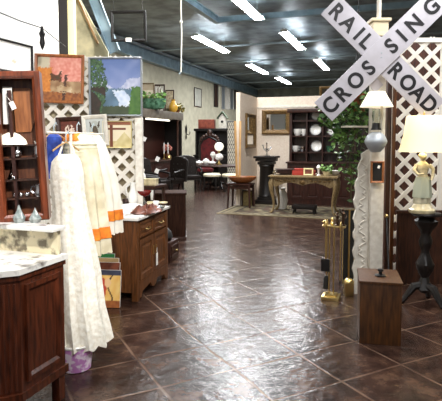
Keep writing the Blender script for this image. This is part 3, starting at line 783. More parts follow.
# books leaning on the near end of the sideboard
def cover(u, v):
    n = nz(u, v, 5); n2 = nz(u, v, 10, 4)
    if v > .86: return mixc((44, 46, 60), (70, 74, 96), n)
    c = mixc((222, 160, 70), (240, 206, 130), n*1.2)
    if (u-.3)**2/.03+(v-.5)**2/.09 < 1: c = mixc((172, 44, 34), (214, 92, 56), n2)
    if abs(u-.62-.1*sin(v*8)) < .03: c = (70, 40, 28)
    if v < .2: c = mixc((190, 120, 50), (120, 60, 34), n2)
    if (u-.52)**2+(v-.66)**2 < .015: c = (232, 190, 140)
    return c
BC = F(108, 305)
def book(x, yb, w, h, tilt, m, lab, fn=None, name='picture_book'):
    yb -= .03
    t = thing(name, lab, 'book', (BC.x+x, BC.y+yb, .004), R(-6), rx=-R(tilt), group='books leaning by the sideboard')
    MB().box((0, 0, h/2), (w, .018, h)).build('cover', m, t, smooth=0)
    MB().box((.004, .0, h/2+.003), (w-.006, .012, h-.002)).build('pages', 'paper', t, smooth=0)
    if fn:
        o = canvas('cover_picture', w, h, fn, t, 36, 40, -.0095); o.location = (0, 0, h/2)
    return t
book(.005, -.05, .25, .34, 10, 'dark', 'large picture book with orange and red cover leaning by the sideboard', cover)
book(-.02, .0, .26, .40, 9, 'redbrown', 'thin red-brown book leaning just behind the orange picture book')
book(-.03, .05, .24, .43, 8, 'tan_card', 'tan book showing its pale top edge behind the red-brown one', None)
book(-.06, .10, .2, .46, 7, 'green_card', 'green book standing tallest at the back of the leaning books')
# chest and small box beyond the sideboard
M['matt_brown'] = wood('matt dark brown', (56, 34, 24), (36, 20, 13), .7)
M['matt_brown'].node_tree.nodes['Principled BSDF'].inputs['Specular IOR Level'].default_value = .1
RC = F(186, 240)
rz = R(4)
cw_, cd_, chh_ = .62, .5, .72
loc = corner((cw_/2, -cd_/2), RC, rz)
ct = thing('dark_chest', 'plain dark brown chest standing beyond the oak sideboard', 'chest', loc, rz)
MB().box((0, 0, chh_/2+.02), (cw_, cd_, chh_-.06), bev=.006).build('body', 'matt_brown', ct); MB().box((0, 0, chh_-.0), (cw_+.03, cd_+.03, .03), bev=.006).build('lid', 'matt_brown', ct)
MB().box((0, 0, .025), (cw_+.02, cd_+.02, .05), bev=.006).build('plinth', 'walnut', ct)
LB = F(171, 263)
lb = thing('small_drawer_box', 'low dark wooden box with one drawer on the floor past the sideboard', 'box', (LB.x-.1, LB.y+.22, 0), PS)
MB().box((0, 0, .125), (.34, .26, .25), bev=.006).build('body', 'darkwood', lb)
dd = rpanel(MB(), -.14, .14, .05, .2, -.128, .02).build('drawer', 'walnut', lb, smooth=0); MB().ball((0, -.16, .125), .015).build('knob', 'brass', dd)
bg = thing('black_bag', 'soft black bag lying on the low drawer box', 'bag', (LB.x-.1, LB.y+.22, .252), PS)
MB().lathe([(.1, 0), (.135, .04), (.12, .1), (.06, .15), (.02, .165), (.001, .166)], n=18, sy=.75, flute=lambda a, r, z: r*(1+.08*sin(3*a+z*20))).build('body', 'black', bg)
MB().tube([(-.06, 0, .14), (-.04, 0, .2), (.04, 0, .2), (.06, 0, .14)], .008, 6).build('handle', 'leather', bg)
# ================================================================ far left: dining displays
def face_aisle(px, py_floor_d):  # helper kept for readability
    return P(px, 150, py_floor_d)
# canopy cabinet against the side wall, open front toward the aisle
d0 = 14.2; A = P(143, 108, d0); A0 = Vector((A.x, A.y, 0))
ln, dep, ht = 2.85, .70, A.z
PC = pi/2-TH
loc = corner((-ln/2, -dep/2), A0, PC)
cc = thing('canopy_cabinet', 'tall dark open-fronted cabinet with deep grey canopy and light strip', 'cabinet', loc, PC)
MB().box((0, 0, ht-.12), (ln, dep, .24), bev=.01).build('canopy', mat('grey brown canopy', (104, 96, 84), .5, c2=(84, 74, 62), scale=6), cc)
MB().box((0, dep/2-.03, (ht-.24)/2), (ln-.06, .05, ht-.24)).build('back_panel', 'darkwood', cc, smooth=0)
for sx in (-1, 1): MB().box((sx*(ln/2-.05), .02, (ht-.24)/2), (.08, dep-.06, ht-.24)).build('side_panel', 'ebony', cc, smooth=0)
MB().box((0, -.0, .45), (ln-.18, dep-.08, .9)).build('base_cupboard', 'darkwood', cc, smooth=0)
MB().box((0, -.02, .92), (ln-.16, dep-.02, .04), bev=.006).build('counter', 'walnut', cc)
for k in range(4): rpanel(MB(), -ln/2+.16+k*.62, -ln/2+.16+k*.62+.56, .1, .85, -dep/2+.045, .07).build('door', 'darkwood', cc, smooth=0)
MB().box((-.35, -dep/2+.06, ht-.28), (1.5, .07, .04)).build('light_strip', mat('lit strip', (255, 250, 235), .5, emit=((255, 246, 225), 2.5)), cc, smooth=0)
MB().lathe([(.05, .94), (.035, .98), (.035, ht-.32), (.06, ht-.26), (.06, ht-.24)], n=14, c=(ln/2-.35, -dep/2+.06, 0)).build('column', 'walnut', cc)
ccm = Matrix.Translation(Vector(loc)) @ Matrix.Rotation(PC, 4, 'Z')
def ccp(x, y, z): return ccm @ Vector((x, y, z))
def candlestick(x, lab):
    t = thing('candlestick', lab, 'candlestick', ccp(x, -.1, .942), 0, 'candlesticks in the canopy cabinet')
    MB().lathe([(.06, 0), (.06, .015), (.02, .04), (.015, .14), (.03, .16), (.03, .18), (.001, .18)], n=14).build('stick', 'brass', t)
    MB().cyl((0, 0, .18), (0, 0, .52), .016).build('candle', 'white_china', t)
candlestick(.45, 'brass candlestick with white candle, first of two in the canopy cabinet from the light strip')
candlestick(.74, 'brass candlestick with white candle in the canopy cabinet, beside its column')
solo(MB().lathe([(.06, 0), (.09, .05), (.07, .12), (.04, .14), (.001, .14)], n=16), 'brass_pot', 'brass', 'round brass pot between the two candlesticks', 'pot', ccp(.6, -.2, .942))
# things on top of the canopy
def topc(px, dy=0): # along the canopy's front edge
    for k in range(400):
        x = -ln/2+ln*k/400; p = ccp(x, -dep/2+.2+dy, ht)
        if CX+FPX*p.x/p.y >= px: return p+Vector((0, 0, .001))
    return p
g = thing('green_bowl', 'large green glass bowl with leafy cuttings on top of the grey canopy', 'bowl', topc(154, -.12), 0)
MB().lathe([(.2, 0), (.3, .04), (.36, .18), (.37, .32), (.35, .32), (.33, .18), (.001, .05)], n=28, sy=.5).build('bowl', 'green_glass', g)
def leaves(n, fn, size, seed=1):
    rnd = random.Random(seed); mb = MB(); bm = mb.bm
    for k in range(n):
        p = Vector(fn(rnd)); s = size*rnd.uniform(.6, 1.25)
        m = Euler((rnd.uniform(-.9, .9), rnd.uniform(-.9, .9), rnd.uniform(0, 6.28))).to_matrix()
        pts = [(0, 0, 0), (.38*s, .42*s, .06*s), (.22*s, .8*s, .0), (0, 1.05*s, -.1*s), (-.22*s, .8*s, .0), (-.38*s, .42*s, .06*s), (0, .5*s, -.04*s)]
        v = [bm.verts.new(p+m @ Vector(q)) for q in pts]
        for a, b in ((0, 1), (1, 2), (2, 3), (3, 4), (4, 5), (5, 0)): bm.faces.new((v[6], v[a], v[b]))
    return mb
leaves(90, lambda r: (r.uniform(-.32, .32), r.uniform(-.14, .14), .3+r.uniform(0, .2)), .13, 3).build('foliage', 'leaf', g, smooth=0)
def portrait1(u, v):
    c = mixc((206, 190, 160), (240, 232, 214), nz(u, v, 6))
    if .25 < u < .7 and v < .6 and nz(u, v, 9, 3) > .42: c = (176, 122, 74)
    if v > .75: c = mixc(c, (150, 130, 104), .6)
    return c
def portrait2(u, v):
    c = (222, 218, 206)
    if abs(u-.5) < .3 and nz(u, v, 9, 8) > .5: c = (130, 112, 92)
    return c
def onlean(name, lab, px, w, h, fw, fm, fn, tilt=8, dy=.25, m=None, pyaw=0):
    p = topc(px, dy)
    t = thing(name, lab, 'picture', p+Vector((0, 0, .003)), ROT*0.4+pyaw, None, -R(tilt))
    fr = MB(); fr.frame(w, h, fw, -.04, 0); o = fr.build('frame', fm, t, smooth=0); o.location = (0, 0, h/2)
    if fn: o = canvas('canvas', w-2*fw+.02, h-2*fw+.02, fn, t, 24, 30, -.006)
    else: o = MB().box((0, 0, 0), (w-2*fw+.02, .008, h-2*fw+.02)).build('canvas', m, t)
    o.location = (0, -.0, h/2)
    MB().box((0, .006, h/2), (w*.97, .01, h*.97)).build('backing_board', 'dark', t)
onlean('cream_picture', 'pale cream and ochre picture leaning behind the green bowl', 146, .5, .82, .03, 'tan', portrait1)
onlean('bird_picture', 'narrow pale picture in dark frame above the green bowl', 159.5, .36, .88, .045, 'walnut', portrait2, 5, .3)
onlean('dark_picture', 'dark plain picture leaning behind the ochre vase', 171, .30, .78, .03, 'walnut', None, 6, .3, 'rough_wall')
solo(MB().lathe([(.07, 0), (.13, .08), (.15, .2), (.08, .33), (.06, .38), (.08, .42), (.06, .42), (.04, .36), (.001, .1)], n=20), 'ochre_vase', 'yellow', 'ochre yellow vase on the far part of the grey canopy', 'vase', topc(173.5))
g = thing('dried_plant', 'trailing plant with straw-coloured leaves at the far end of the canopy', 'plant', topc(184, .05), 0)
MB().lathe([(.08, 0), (.12, .14), (.11, .14), (.001, .1)], n=16).build('pot', 'terracotta', g)
leaves(120, lambda r: (lambda a, q: (q*cos(a), q*sin(a)*.7-.05, .18+r.uniform(-.08, .14)-q*.2))(r.uniform(0, 6.28), r.uniform(0, .3)), .11, 5).build('foliage', mat('straw leaves', (190, 170, 96), .6, c2=(104, 108, 52), scale=10), g, smooth=0)

# pictures and shutters on the beige wall
def onwall(px, pyt, pyb, wpx, name, lab, fm, fn=None, m=None, fw=.05):
    # centre on the side wall, seen at this column
    r = (px-CX)/FPX
    # wall: u = U0 ; x = r*y
    y = U0/(r*cos(TH)-sin(TH)); y = (U0+.03)/(r*cos(TH)-sin(TH)); x = r*y
    zt, zb = ZH(pyt, y), ZH(pyb, y); h = zt-zb
    r2 = (px+wpx/2-CX)/FPX; r1 = (px-wpx/2-CX)/FPX
    ya = (U0+.03)/(r1*cos(TH)-sin(TH)); yb = (U0+.03)/(r2*cos(TH)-sin(TH))
    w = math.hypot(r2*yb-r1*ya, yb-ya)
    t = thing(name, lab, 'picture', (x, y, (zt+zb)/2), pi/2-TH)
    MB().frame(w, h, fw, -.03, 0).build('frame', fm, t, smooth=0)
    if fn: canvas('canvas', w-2*fw+.02, h-2*fw+.02, fn, t, 20, 30, -.005)
    else: MB().box((0, -.004, 0), (w-2*fw+.02, .006, h-2*fw+.02)).build('canvas', m, t)
    return t
def mist(u, v): return mixc((176, 176, 164), (210, 206, 190), nz(u, v, 4))
onwall(198, 88, 107, 7, 'misty_picture', 'tall misty grey picture in dark frame on the beige side wall', 'walnut', mist)
onwall(216, 84, 107, 4, 'narrow_picture', 'very narrow dark picture beside the shutter panels on the beige wall', 'ebony', None, 'walnut')
sh_t = None
for k, (px, m, lab) in enumerate(((223.2, 'grey_metal', 'first'), (227.4, 'white_paint', 'second'), (231.6, 'grey_metal', 'third'), (236, 'darkwood', 'fourth'))):
    o = onwall(px, 85, 109.5, 3.6, 'shutter_panel', lab+' of four tall narrow shutters on the beige wall, counted from the narrow dark picture', 'white_paint' if k < 3 else 'ebony', None, m, .04)
    o['group'] = 'shutters on the beige side wall'; o['category'] = 'shutter'

# dark hutch at the far left
HD = 19.3
hl, hr = P(194, 127, HD), P(233, 127, HD)
def hutch(name, lab, left, right, d, ytop, rz, m, dep, counter_z, cols, rows, cat='cabinet', anchor=None):
    w = (right-left)/FPX*d; h = ZH(ytop, d); c = P((left+right)/2, 150, d)
    t = thing(name, lab, cat, (c.x, c.y, 0), rz)
    MB().box((0, .06, counter_z/2), (w, dep, counter_z)).build('base_cabinet', m, t, smooth=0)
    n = cols
    for k in range(n):
        x0 = -w/2+.06+k*(w-.12)/n
        dd = rpanel(MB(), x0+.02, x0+(w-.12)/n-.02, .12, counter_z-.08, .06-dep/2+.002, .06).build('door', m, t, smooth=0)
        MB().ball((x0+(w-.12)/n-.06, .06-dep/2-.02, counter_z*.55), .02, 8).build('knob', 'brass', dd)
    MB().box((0, .04, counter_z+.02), (w+.06, dep+.06, .04), bev=.008).build('counter', m, t)
    ud = dep*.6; yb = .06+dep/2
    MB().box((0, yb-.015, (h+counter_z)/2), (w, .03, h-counter_z)).build('back_panel', m, t, smooth=0)
    for s in (-1, 1): MB().box((s*(w/2-.03), yb-ud/2, (h+counter_z)/2), (.06, ud, h-counter_z)).build('side_panel', m, t, smooth=0)
    for k in range(1, cols): MB().box((-w/2+.03+k*(w-.06)/cols, yb-ud/2+.02, (h+counter_z)/2), (.035, ud-.06, h-counter_z-.05)).build('divider', m, t, smooth=0)
    zs = []
    for z in rows: MB().box((0, yb-ud/2+.02, z), (w-.1, ud-.06, .03)).build('shelf', m, t, smooth=0); zs.append(z+.016)
    MB().box((0, yb-ud/2-.03, h-.05), (w+.1, ud+.1, .1), bev=.02).build('cornice', m, t)
    return t, w, h, yb-ud/2
hu, wv, hv, yv = hutch('dark_hutch', 'tall black-brown hutch behind the round table, birdhouse on top', 195, 232, HD, 128.5, ROT*.5, 'ebony', .6, .95, 2, [1.45])
hm = Matrix.Translation(hu.location) @ Matrix.Rotation(hu.rotation_euler.z, 4, 'Z')
for k in range(4):
    solo(MB().lathe([(.05, 0), (.02, .02), (.015, .1), (.07, .2), (.075, .26), (.065, .26), (.001, .12)], n=14), 'glass_goblet', 'glass', ('first', 'second', 'third', 'fourth')[k]+' pale goblet on the dark hutch counter, counted from the throne chair', 'goblet', hm @ Vector((-.1+k*.2, yv-.05, .992)), group='goblets on the dark hutch')
bh = thing('birdhouse', 'green and white birdhouse with pointed roof on the dark hutch', 'birdhouse', hm @ Vector((.33, yv-.05, hv+.002)), ROT*.5)
MB().box((0, 0, .2), (.26, .26, .4), bev=.006).build('house', 'white_paint', bh)
MB().prism([(-.2, .36), (0, .6), (.2, .36), (.2, .4), (0, .65), (-.2, .4)], -.18, .18).build('roof', mat('dull green paint', (74, 92, 66), .7), bh, smooth=0)
MB().prism([(-.13, .39), (.13, .39), (0, .57)], -.13, .13).build('gable', 'white_paint', bh, smooth=0)
o = MB().lathe([(.05, 0), (.05, .02), (.001, .02)], n=14).build('entrance', 'dark', bh); o.location = (0, -.13, .25); o.rotation_euler = (pi/2, 0, 0)
rbx = solo(MB().box((0, 0, .17), (.62, .3, .34), bev=.01).box((0, -.152, .17), (.5, .01, .24)), 'red_case', mat('faded red case', (150, 74, 52), .6, c2=(118, 48, 36), scale=9), 'faded red case lying on top of the dark hutch', 'case', hm @ Vector((-.28, yv-.02, hv+.002)), ROT*.5)
# patterned cloth panel at the hutch's side
pc = P(234, 150, 18.2)
def trellis(u, v): return (52, 44, 38) if (abs((u*5+v*12) % 1-.5) < .3 and abs((u*5-v*12) % 1-.5) < .3) else (222, 214, 196)
t = thing('patterned_screen', 'narrow folding screen with black and white trellis pattern beside the dark hutch', 'screen', (pc.x-.05, pc.y, 0), ROT*.5)
w_, h_ = .42, ZH(121, 18.2)
f = MB().frame(w_, h_, .03, -.02, .02).build('frame', 'ebony', t, smooth=0); f.location = (0, 0, h_/2)
c_ = canvas('panel', w_-.05, h_-.05, trellis, t, 20, 80, 0); c_.location = (0, 0, h_/2)
for sx in (-1, 1): MB().box((sx*.15, .0, .012), (.03, .34, .024)).build('foot', 'ebony', t)

# chairs
def make_chair(name, lab, m_seat, m_wood, loc, rz, arms=True, h=1.08, sw=.56, group=None, round_top=False):
    t = thing(name, lab, 'chair', loc, rz, group)
    hw = sw/2
    MB().box((0, 0, .44), (sw, .52, .10), bev=.035).build('seat', m_seat, t)
    MB().box((0, 0, .375), (sw-.02, .5, .05), bev=.008).build('seat_rail', m_wood, t)
    top = [(-hw, .42), (-hw, h-.12)] + [(-hw*cos(pi*k/10), h-.12+(.12 if not round_top else .2)*sin(pi*k/10)) for k in range(1, 10)] + [(hw, h-.12), (hw, .42)]
    b = MB().prism([(x*.96, z) for x, z in top], .19, .27, (-.0, 0, 0)); 
    b = b.build('backrest', m_seat, t); b.rotation_euler = (-R(7), 0, 0); b.location = (0, .04, .0)
    bf = MB().tube([(x, .24, z) for x, z in top], .024, 8).build('back_frame', m_wood, t); bf.rotation_euler = (-R(7), 0, 0); bf.location = (0, .04, 0)
    for i in range(3):
        for j in range(3):
            tf = MB().ball(((i-1)*sw*.25, .188, .60+j*.15), .015, 6).build('tufting_button', m_wood, t); tf.rotation_euler = (-R(7), 0, 0); tf.location = (0, .04, 0)
    for sx in (-1, 1):
        MB().tube([(sx*(hw-.04), -.22, .38), (sx*(hw-.02), -.25, .26), (sx*(hw-.05), -.22, .1), (sx*(hw-.03), -.25, .0)], [.034, .03, .02, .026], 8).build('leg', m_wood, t)
        MB().tube([(sx*(hw-.05), .22, .38), (sx*(hw-.05), .25, .2), (sx*(hw-.03), .31, 0)], [.028, .024, .022], 8).build('leg', m_wood, t)
        if arms: MB().tube([(sx*(hw-.0), .23, .72), (sx*(hw+.04), .0, .70), (sx*(hw+.03), -.2, .66), (sx*(hw+.0), -.22, .58), (sx*(hw-.01), -.12, .47)], [.026, .03, .03, .024, .022], 8).build('armrest', m_wood, t)
    return t
pA = F(172, 190)
ch1 = make_chair('dining_chair', 'black leather tufted dining chair standing alone before the canopy cabinet', 'leather', 'ebony', (P(170, 150, 14.1).x, 14.1, 0), R(-35), True, 1.1, .6, 'dark leather chairs')
pB = F(194, 186)
copy_thing(ch1, (P(189.5, 150, 15.35).x, 15.35, 0), R(20), 'black leather armchair between the tufted chair and the red throne chair')
pD = F(157, 187)
c3 = copy_thing(ch1, (P(157, 150, 13.4).x, 13.4, 0), R(70), 'black leather chair with white tag, nearest the lattice end post')
pE = F(152, 190)
copy_thing(ch1, (P(150, 150, 12.0).x, 12.0, 0), R(100), 'black leather chair facing the canopy cabinet front')
for px, py, d, lab in ((144.4, 139, 14.2, 'small white price tag on the dark canopy cabinet side'), (157.5, 159, 13.2, 'small white price tag on the chair back before the canopy cabinet'), (157, 171, 12.95, 'white price tag low on the chair nearest the lattice end post')):
    solo(MB().box((0, 0, 0), (.1, .004, .12)), 'price_tag', 'paper', lab, 'price tag', P(px, py, d), 0, ry=R(25))
# red throne
pT = P(208, 150, 18.0)
th = thing('throne_chair', 'tall red velvet throne chair with carved dark crest beside the dark hutch', 'chair', (pT.x, pT.y, 0), R(-10))
MB().box((0, 0, .5), (.66, .6, .12), bev=.04).build('seat', 'red_velvet', th)
bp_ = [(-.3, .5), (-.33, 1.35), (-.22, 1.55), (0, 1.66), (.22, 1.55), (.33, 1.35), (.3, .5)]
MB().prism(bp_, .24, .33).build('backrest', 'red_velvet', th)
MB().tube([(x*1.06, .27, z) for x, z in bp_], .05, 8).build('back_frame', 'ebony', th)
cr = MB()
for k in range(9):
    a = pi*k/8; cr.ball((.3*cos(a), .27, 1.52+.2*sin(a)), (.07, .05, .07), 8)
cr.ball((0, .27, 1.8), (.09, .05, .12), 10); cr.build('carved_crest', 'walnut', th)
for sx in (-1, 1):
    MB().tube([(sx*.3, -.26, .46), (sx*.33, -.28, .3), (sx*.29, -.26, 0)], [.045, .05, .035], 8).build('leg', 'ebony', th)
    MB().tube([(sx*.3, .27, .5), (sx*.31, .3, 0)], .04, 8).build('leg', 'ebony', th)
    MB().tube([(sx*.34, .26, .85), (sx*.37, -.1, .84), (sx*.36, -.28, .8), (sx*.33, -.26, .52)], .04, 8).build('armrest', 'ebony', th)
# oval dining table with white china
pt_ = P(216, 180, 16.4)
tb = thing('oval_table', 'dark oval dining table laid with white china before the dark hutch', 'table', (pt_.x, pt_.y, 0), ROT)
MB().lathe([(.001, .71), (1.0, .71), (1.03, .73), (1.02, .75), (.001, .75)], n=48, sy=.6).build('tabletop', 'darkwood', tb)
MB().lathe([(.09, .05), (.16, .12), (.08, .3), (.12, .5), (.07, .62), (.25, .71), (.001, .71)], n=20).build('pedestal', 'ebony', tb)
for k in range(4):
    a = pi/4+k*pi/2; MB().tube([(.08*cos(a), .08*sin(a), .16), (.3*cos(a), .3*sin(a), .14), (.48*cos(a), .48*sin(a), .0)], [.045, .04, .03], 8).build('foot', 'ebony', tb)
def ontable(px, y): p = P(px, 150, pt_.y+y); return Vector((p.x, p.y, .752))
g = thing('globe_lamp', 'white two-globe table lamp standing on the oval dining table', 'lamp', ontable(219, .05), 0); g.scale = (.78, .78, .86)
MB().lathe([(.12, 0), (.12, .03), (.05, .06), (.04, .16), (.001, .16)], n=18).build('base', 'brass', g)
MB().ball((0, 0, .29), (.18, .18, .14), 20).build('globe', 'white_china', g)
MB().cyl((0, 0, .44), (0, 0, .56), .05).build('stem', 'brass', g)
MB().ball((0, 0, .68), (.19, .19, .165), 20).build('globe', 'lampglow', g)
for k, (px, y, r, h, lab, nm, cat) in enumerate(((199, -.1, .13, .14, 'low white covered dish at the chair end of the oval table', 'covered_dish', 'dish'), (206, .0, .12, .2, 'white soup tureen at the middle of the oval table', 'soup_tureen', 'tureen'), (212, -.2, .14, .13, 'wide white bowl between tureen and globe lamp', 'white_bowl', 'bowl'))):
    solo(MB().lathe([(r*.5, 0), (r*.9, h*.35), (r, h*.6), (r*.6, h*.9), (r*.15, h), (.001, h*1.1)], n=22), nm, 'white_china', lab, cat, ontable(px, y))
g = solo(MB().lathe([(.07, 0), (.03, .03), (.03, .2), (.1, .3), (.06, .4), (.001, .42)], n=16), 'white_vase', 'white_china', 'slender white covered vase behind the soup tureen on the oval table', 'vase', ontable(213, .3))
s1 = thing('upholstered_stool', 'cream cushioned stool tucked at the near side of the oval table', 'stool', (P(212, 150, 15.6).x, 15.6, 0), ROT)
MB().lathe([(.001, .44), (.27, .44), (.28, .49), (.23, .53), (.001, .54)], n=24).build('cushion', 'cream_cloth', s1)
for k in range(4):
    a = pi/4+k*pi/2; MB().tube([(.26*cos(a), .26*sin(a), .44), (.28*cos(a), .28*sin(a), 0)], [.03, .02], 8).build('leg', 'ebony', s1)
copy_thing(s1, (P(231, 150, 15.4).x, 15.4, 0), 0, 'cream cushioned stool at the end of the oval table near the wooden poles')

# poles, bowl and stool by the booth
PD = 11.7
st = thing('low_stool', 'small dark wooden stool carrying the broad wooden bowl', 'stool', (P(241, 180, PD).x, PD, 0), ROT)
zb = ZH(183, PD)
MB().box((0, 0, zb-.02), (.56, .4, .04), bev=.008).build('seat', 'darkwood', st)
for sx in (-1, 1):
    for sy in (-1, 1): MB().tube([(sx*.24, sy*.16, zb-.03), (sx*.26, sy*.18, 0)], [.028, .022], 8).build('leg', 'darkwood', st)
MB().box((0, -.16, zb-.09), (.46, .02, .07)).build('seat_rail', 'darkwood', st, smooth=0)
MB().box((0, .16, zb-.09), (.46, .02, .07)).build('seat_rail', 'darkwood', st, smooth=0)
solo(MB().lathe([(.12, 0), (.2, .02), (.3, .09), (.33, .15), (.31, .15), (.26, .08), (.15, .035), (.001, .03)], n=32, sy=.8), 'dough_bowl', 'caramel', 'broad turned wooden bowl on the low stool under the poles', 'bowl', (st.location.x+.03, PD, zb+.001))
for k, (xa, xb, lab) in enumerate(((235, 237, 'pale wooden pole standing in the broad bowl, the one nearer the dark hutch'), (240.5, 239.5, 'pale wooden pole standing in the broad bowl, leaning on the booth wall end'))):
    lean_bar(P(xb, 180.5, PD-.02*k), P(xa, 121, PD+.12), .05, .03, 'wooden_pole', 'pine', lab, 'pole')['group'] = 'pale poles in the broad bowl'
def gold(u, v): return mixc((110, 92, 48), (186, 166, 108), nz(u, v, 7))
t = picture('floor_picture', 'small gold-brown framed picture standing on the floor beneath the stool', 'picture', (242, 190, 253, 207), 11.95, .03, 'walnut', gold, res=20, rx=-R(6))
t.location.z = .17
solo(MB().box((0, 0, .21), (.2, .02, .42)), 'white_board', 'paper', 'plain white board standing behind the floor picture under the stool', 'board', (P(243, 190, 12.02).x, 12.06, .0), 0, rx=-R(4))

# ================================================================ the booth
def onboothside(py0, py1, px0, px1, name, lab):
    pass
# mirror on the booth's side wall
r = (250-CX)/FPX; yy = (uc+.012)/(r*cos(TH)-sin(TH)); zc = ZH(131, yy); hh = 34/FPX*yy
yL, yR = [(uc+.012)/(((px-CX)/FPX)*cos(TH)-sin(TH)) for px in (244, 256)]
wL_ = abs(math.hypot((yR-yL), (256-CX)/FPX*yR-(244-CX)/FPX*yL))
def gilt_mirror(name, lab, loc, rz, w, h, fw):
    t = thing(name, lab, 'mirror', loc, rz)
    MB().frame(w, h, fw, -.05, 0).build('frame', 'gilt', t, smooth=0)
    MB().frame(w-2*fw*.9, h-2*fw*.9, fw*.3, -.03, 0).build('inner_moulding', 'gilt', t, smooth=0)
    MB().box((0, -.006, 0), (w-2*fw*.9, .006, h-2*fw*.9)).build('mirror_glass', 'mirror', t)
    return t
gilt_mirror('gilt_mirror', 'gilt-framed mirror on the side wall of the pale booth', (r*yy, yy, zc), pi/2-TH, min(wL_, .85), hh, .08)
def backw(px): # on the booth's back wall
    r = (px-CX)/FPX; y = (wc-.012)/(r*sin(TH)+cos(TH)); return Vector((r*y, y, 0))
bm_ = backw(276); c = P(276, 122, bm_.y)
gilt_mirror('gilt_mirror', 'wide gilt-framed mirror on the back wall above the black pedestal', (bm_.x, bm_.y, c.z), ROT, 28/FPX*13.2*1.04, 24.5/FPX*13.2, .1)
# black pedestal
pd = F(266.5, 203.5)
t = thing('black_pedestal', 'black carved classical pedestal below the wide gilt mirror', 'pedestal', (pd.x, pd.y, 0), ROT)
hp = ZH(156, pd.y)
MB().box((0, 0, .05), (.46, .46, .1), bev=.012).box((0, 0, .13), (.38, .38, .07), bev=.012).build('plinth', 'ebony', t)
MB().lathe([(.19, .16), (.2, .2), (.18, .24), (.165, hp-.28), (.19, hp-.24), (.18, hp-.2)], n=32, flute=lambda a, r, z: r*(1+.035*cos(12*a)) if .22 < z < hp-.26 else r).build('column', 'ebony', t)
MB().box((0, 0, hp-.17), (.38, .38, .07), bev=.02).box((0, 0, hp-.09), (.46, .46, .07), bev=.014).box((0, 0, hp-.025), (.54, .54, .05), bev=.01).build('capital', 'ebony', t)
g = thing('silver_epergne', 'pale silver and glass ornament on the black pedestal', 'ornament', (pd.x, pd.y, hp+.001), 0)
MB().lathe([(.08, 0), (.08, .015), (.02, .03), (.015, .14), (.06, .18), (.05, .18), (.001, .15)], n=18).build('stand', 'silver', g)
for k in range(3):
    a = k*2.1+.4; MB().tube([(0, 0, .1), (.08*cos(a), .08*sin(a), .16), (.12*cos(a), .12*sin(a), .22+.05*k)], [.01, .009, .018], 8).build('arm', 'silver', g)
# hutch with plates
hd = backw(332).y-.42
w_h = 80/FPX*hd
bk, wv, hv, yv = hutch('plate_hutch', 'large dark mahogany hutch displaying white plates against the pale booth wall', 290.5, 373, hd, 108, ROT, 'darkwood', .62, .98, 5, [1.24, 1.64, 2.02])
bk.location = backw(332)+Vector((-sin(TH)*.42, -cos(TH)*.42, 0))
hm2 = Matrix.Translation(bk.location) @ Matrix.Rotation(ROT, 4, 'Z')
def hput(px, z, y=None):
    y = yv if y is None else y
    for k in range(600):
        x = -wv/2+wv*k/600; p = hm2 @ Vector((x, y, z))
        if CX+FPX*p.x/p.y >= px: return p
    return p
Z1, Z2, Z3 = 1.256, 1.656, 2.036
def plate(px, z, r, lab):
    p = hput(px, z, yv+.05)
    t = thing('white_plate', lab, 'plate', p, ROT, 'white plates in the hutch')
    o = MB().lathe([(.001, 0), (r*.6, .0), (r, .03), (r*.98, .036), (r*.6, .008), (.001, .008)], n=28).build('plate', 'white_china', t)
    o.rotation_euler = (pi/2-R(12), 0, 0); o.location = (0, 0, r)
    o = MB().rings_closed([[(rr*cos(a), rr*sin(a), z_) for a in [2*pi*k/28 for k in range(28)]] for rr, z_ in ((r*.86, .03), (r*.95, .037), (r*.9, .027))]).build('rim_band', 'grey_metal', t); o.rotation_euler = (pi/2-R(12), 0, 0); o.location = (0, 0, r)
    return t
plate(315.5, Z3, .11, 'smallest white plate, standing on the top hutch shelf')
plate(315.5, Z2, .14, 'largest white plate, standing on the middle hutch shelf')
plate(332, Z2, .11, 'white plate on the middle hutch shelf, next to the ivy')
plate(316.5, Z1, .14, 'white plate tilted on the lowest hutch shelf beside a greenish jar')
def cup(px, z, r, h, nm, lab, cat, m='white_china'):
    t = thing(nm, lab, cat, hput(px, z), ROT)
    MB().lathe([(r*.55, 0), (r*.6, .006), (r*.95, h*.5), (r, h), (r*.9, h), (r*.8, h*.4), (.001, h*.12)], n=20).build('bowl', m, t)
    MB().tube([(r*.9, 0, h*.8), (r*1.5, 0, h*.75), (r*1.4, 0, h*.35), (r*.8, 0, h*.3)], .012, 6).build('handle', m, t)
cup(297.3, Z2, .10, .17, 'white_teapot', 'round white teapot on the middle hutch shelf beside the booth wall', 'teapot')
cup(303.5, Z2, .06, .17, 'white_jug', 'tall white jug between teapot and largest plate in the hutch', 'jug')
cup(295.5, Z1, .09, .15, 'white_cup', 'round white cup on the lowest hutch shelf beside the booth wall', 'cup')
cup(302.5, Z1, .08, .14, 'grey_cup', 'greyish cup on the lowest hutch shelf', 'cup', 'silver')
cup(329, Z1, .07, .15, 'green_jar', 'pale greenish jar on the lowest hutch shelf', 'jar', 'green_glass')
cup(333, Z3, .06, .13, 'glass_cup', 'clear glass cup on the top hutch shelf near the sign', 'cup', 'glass')

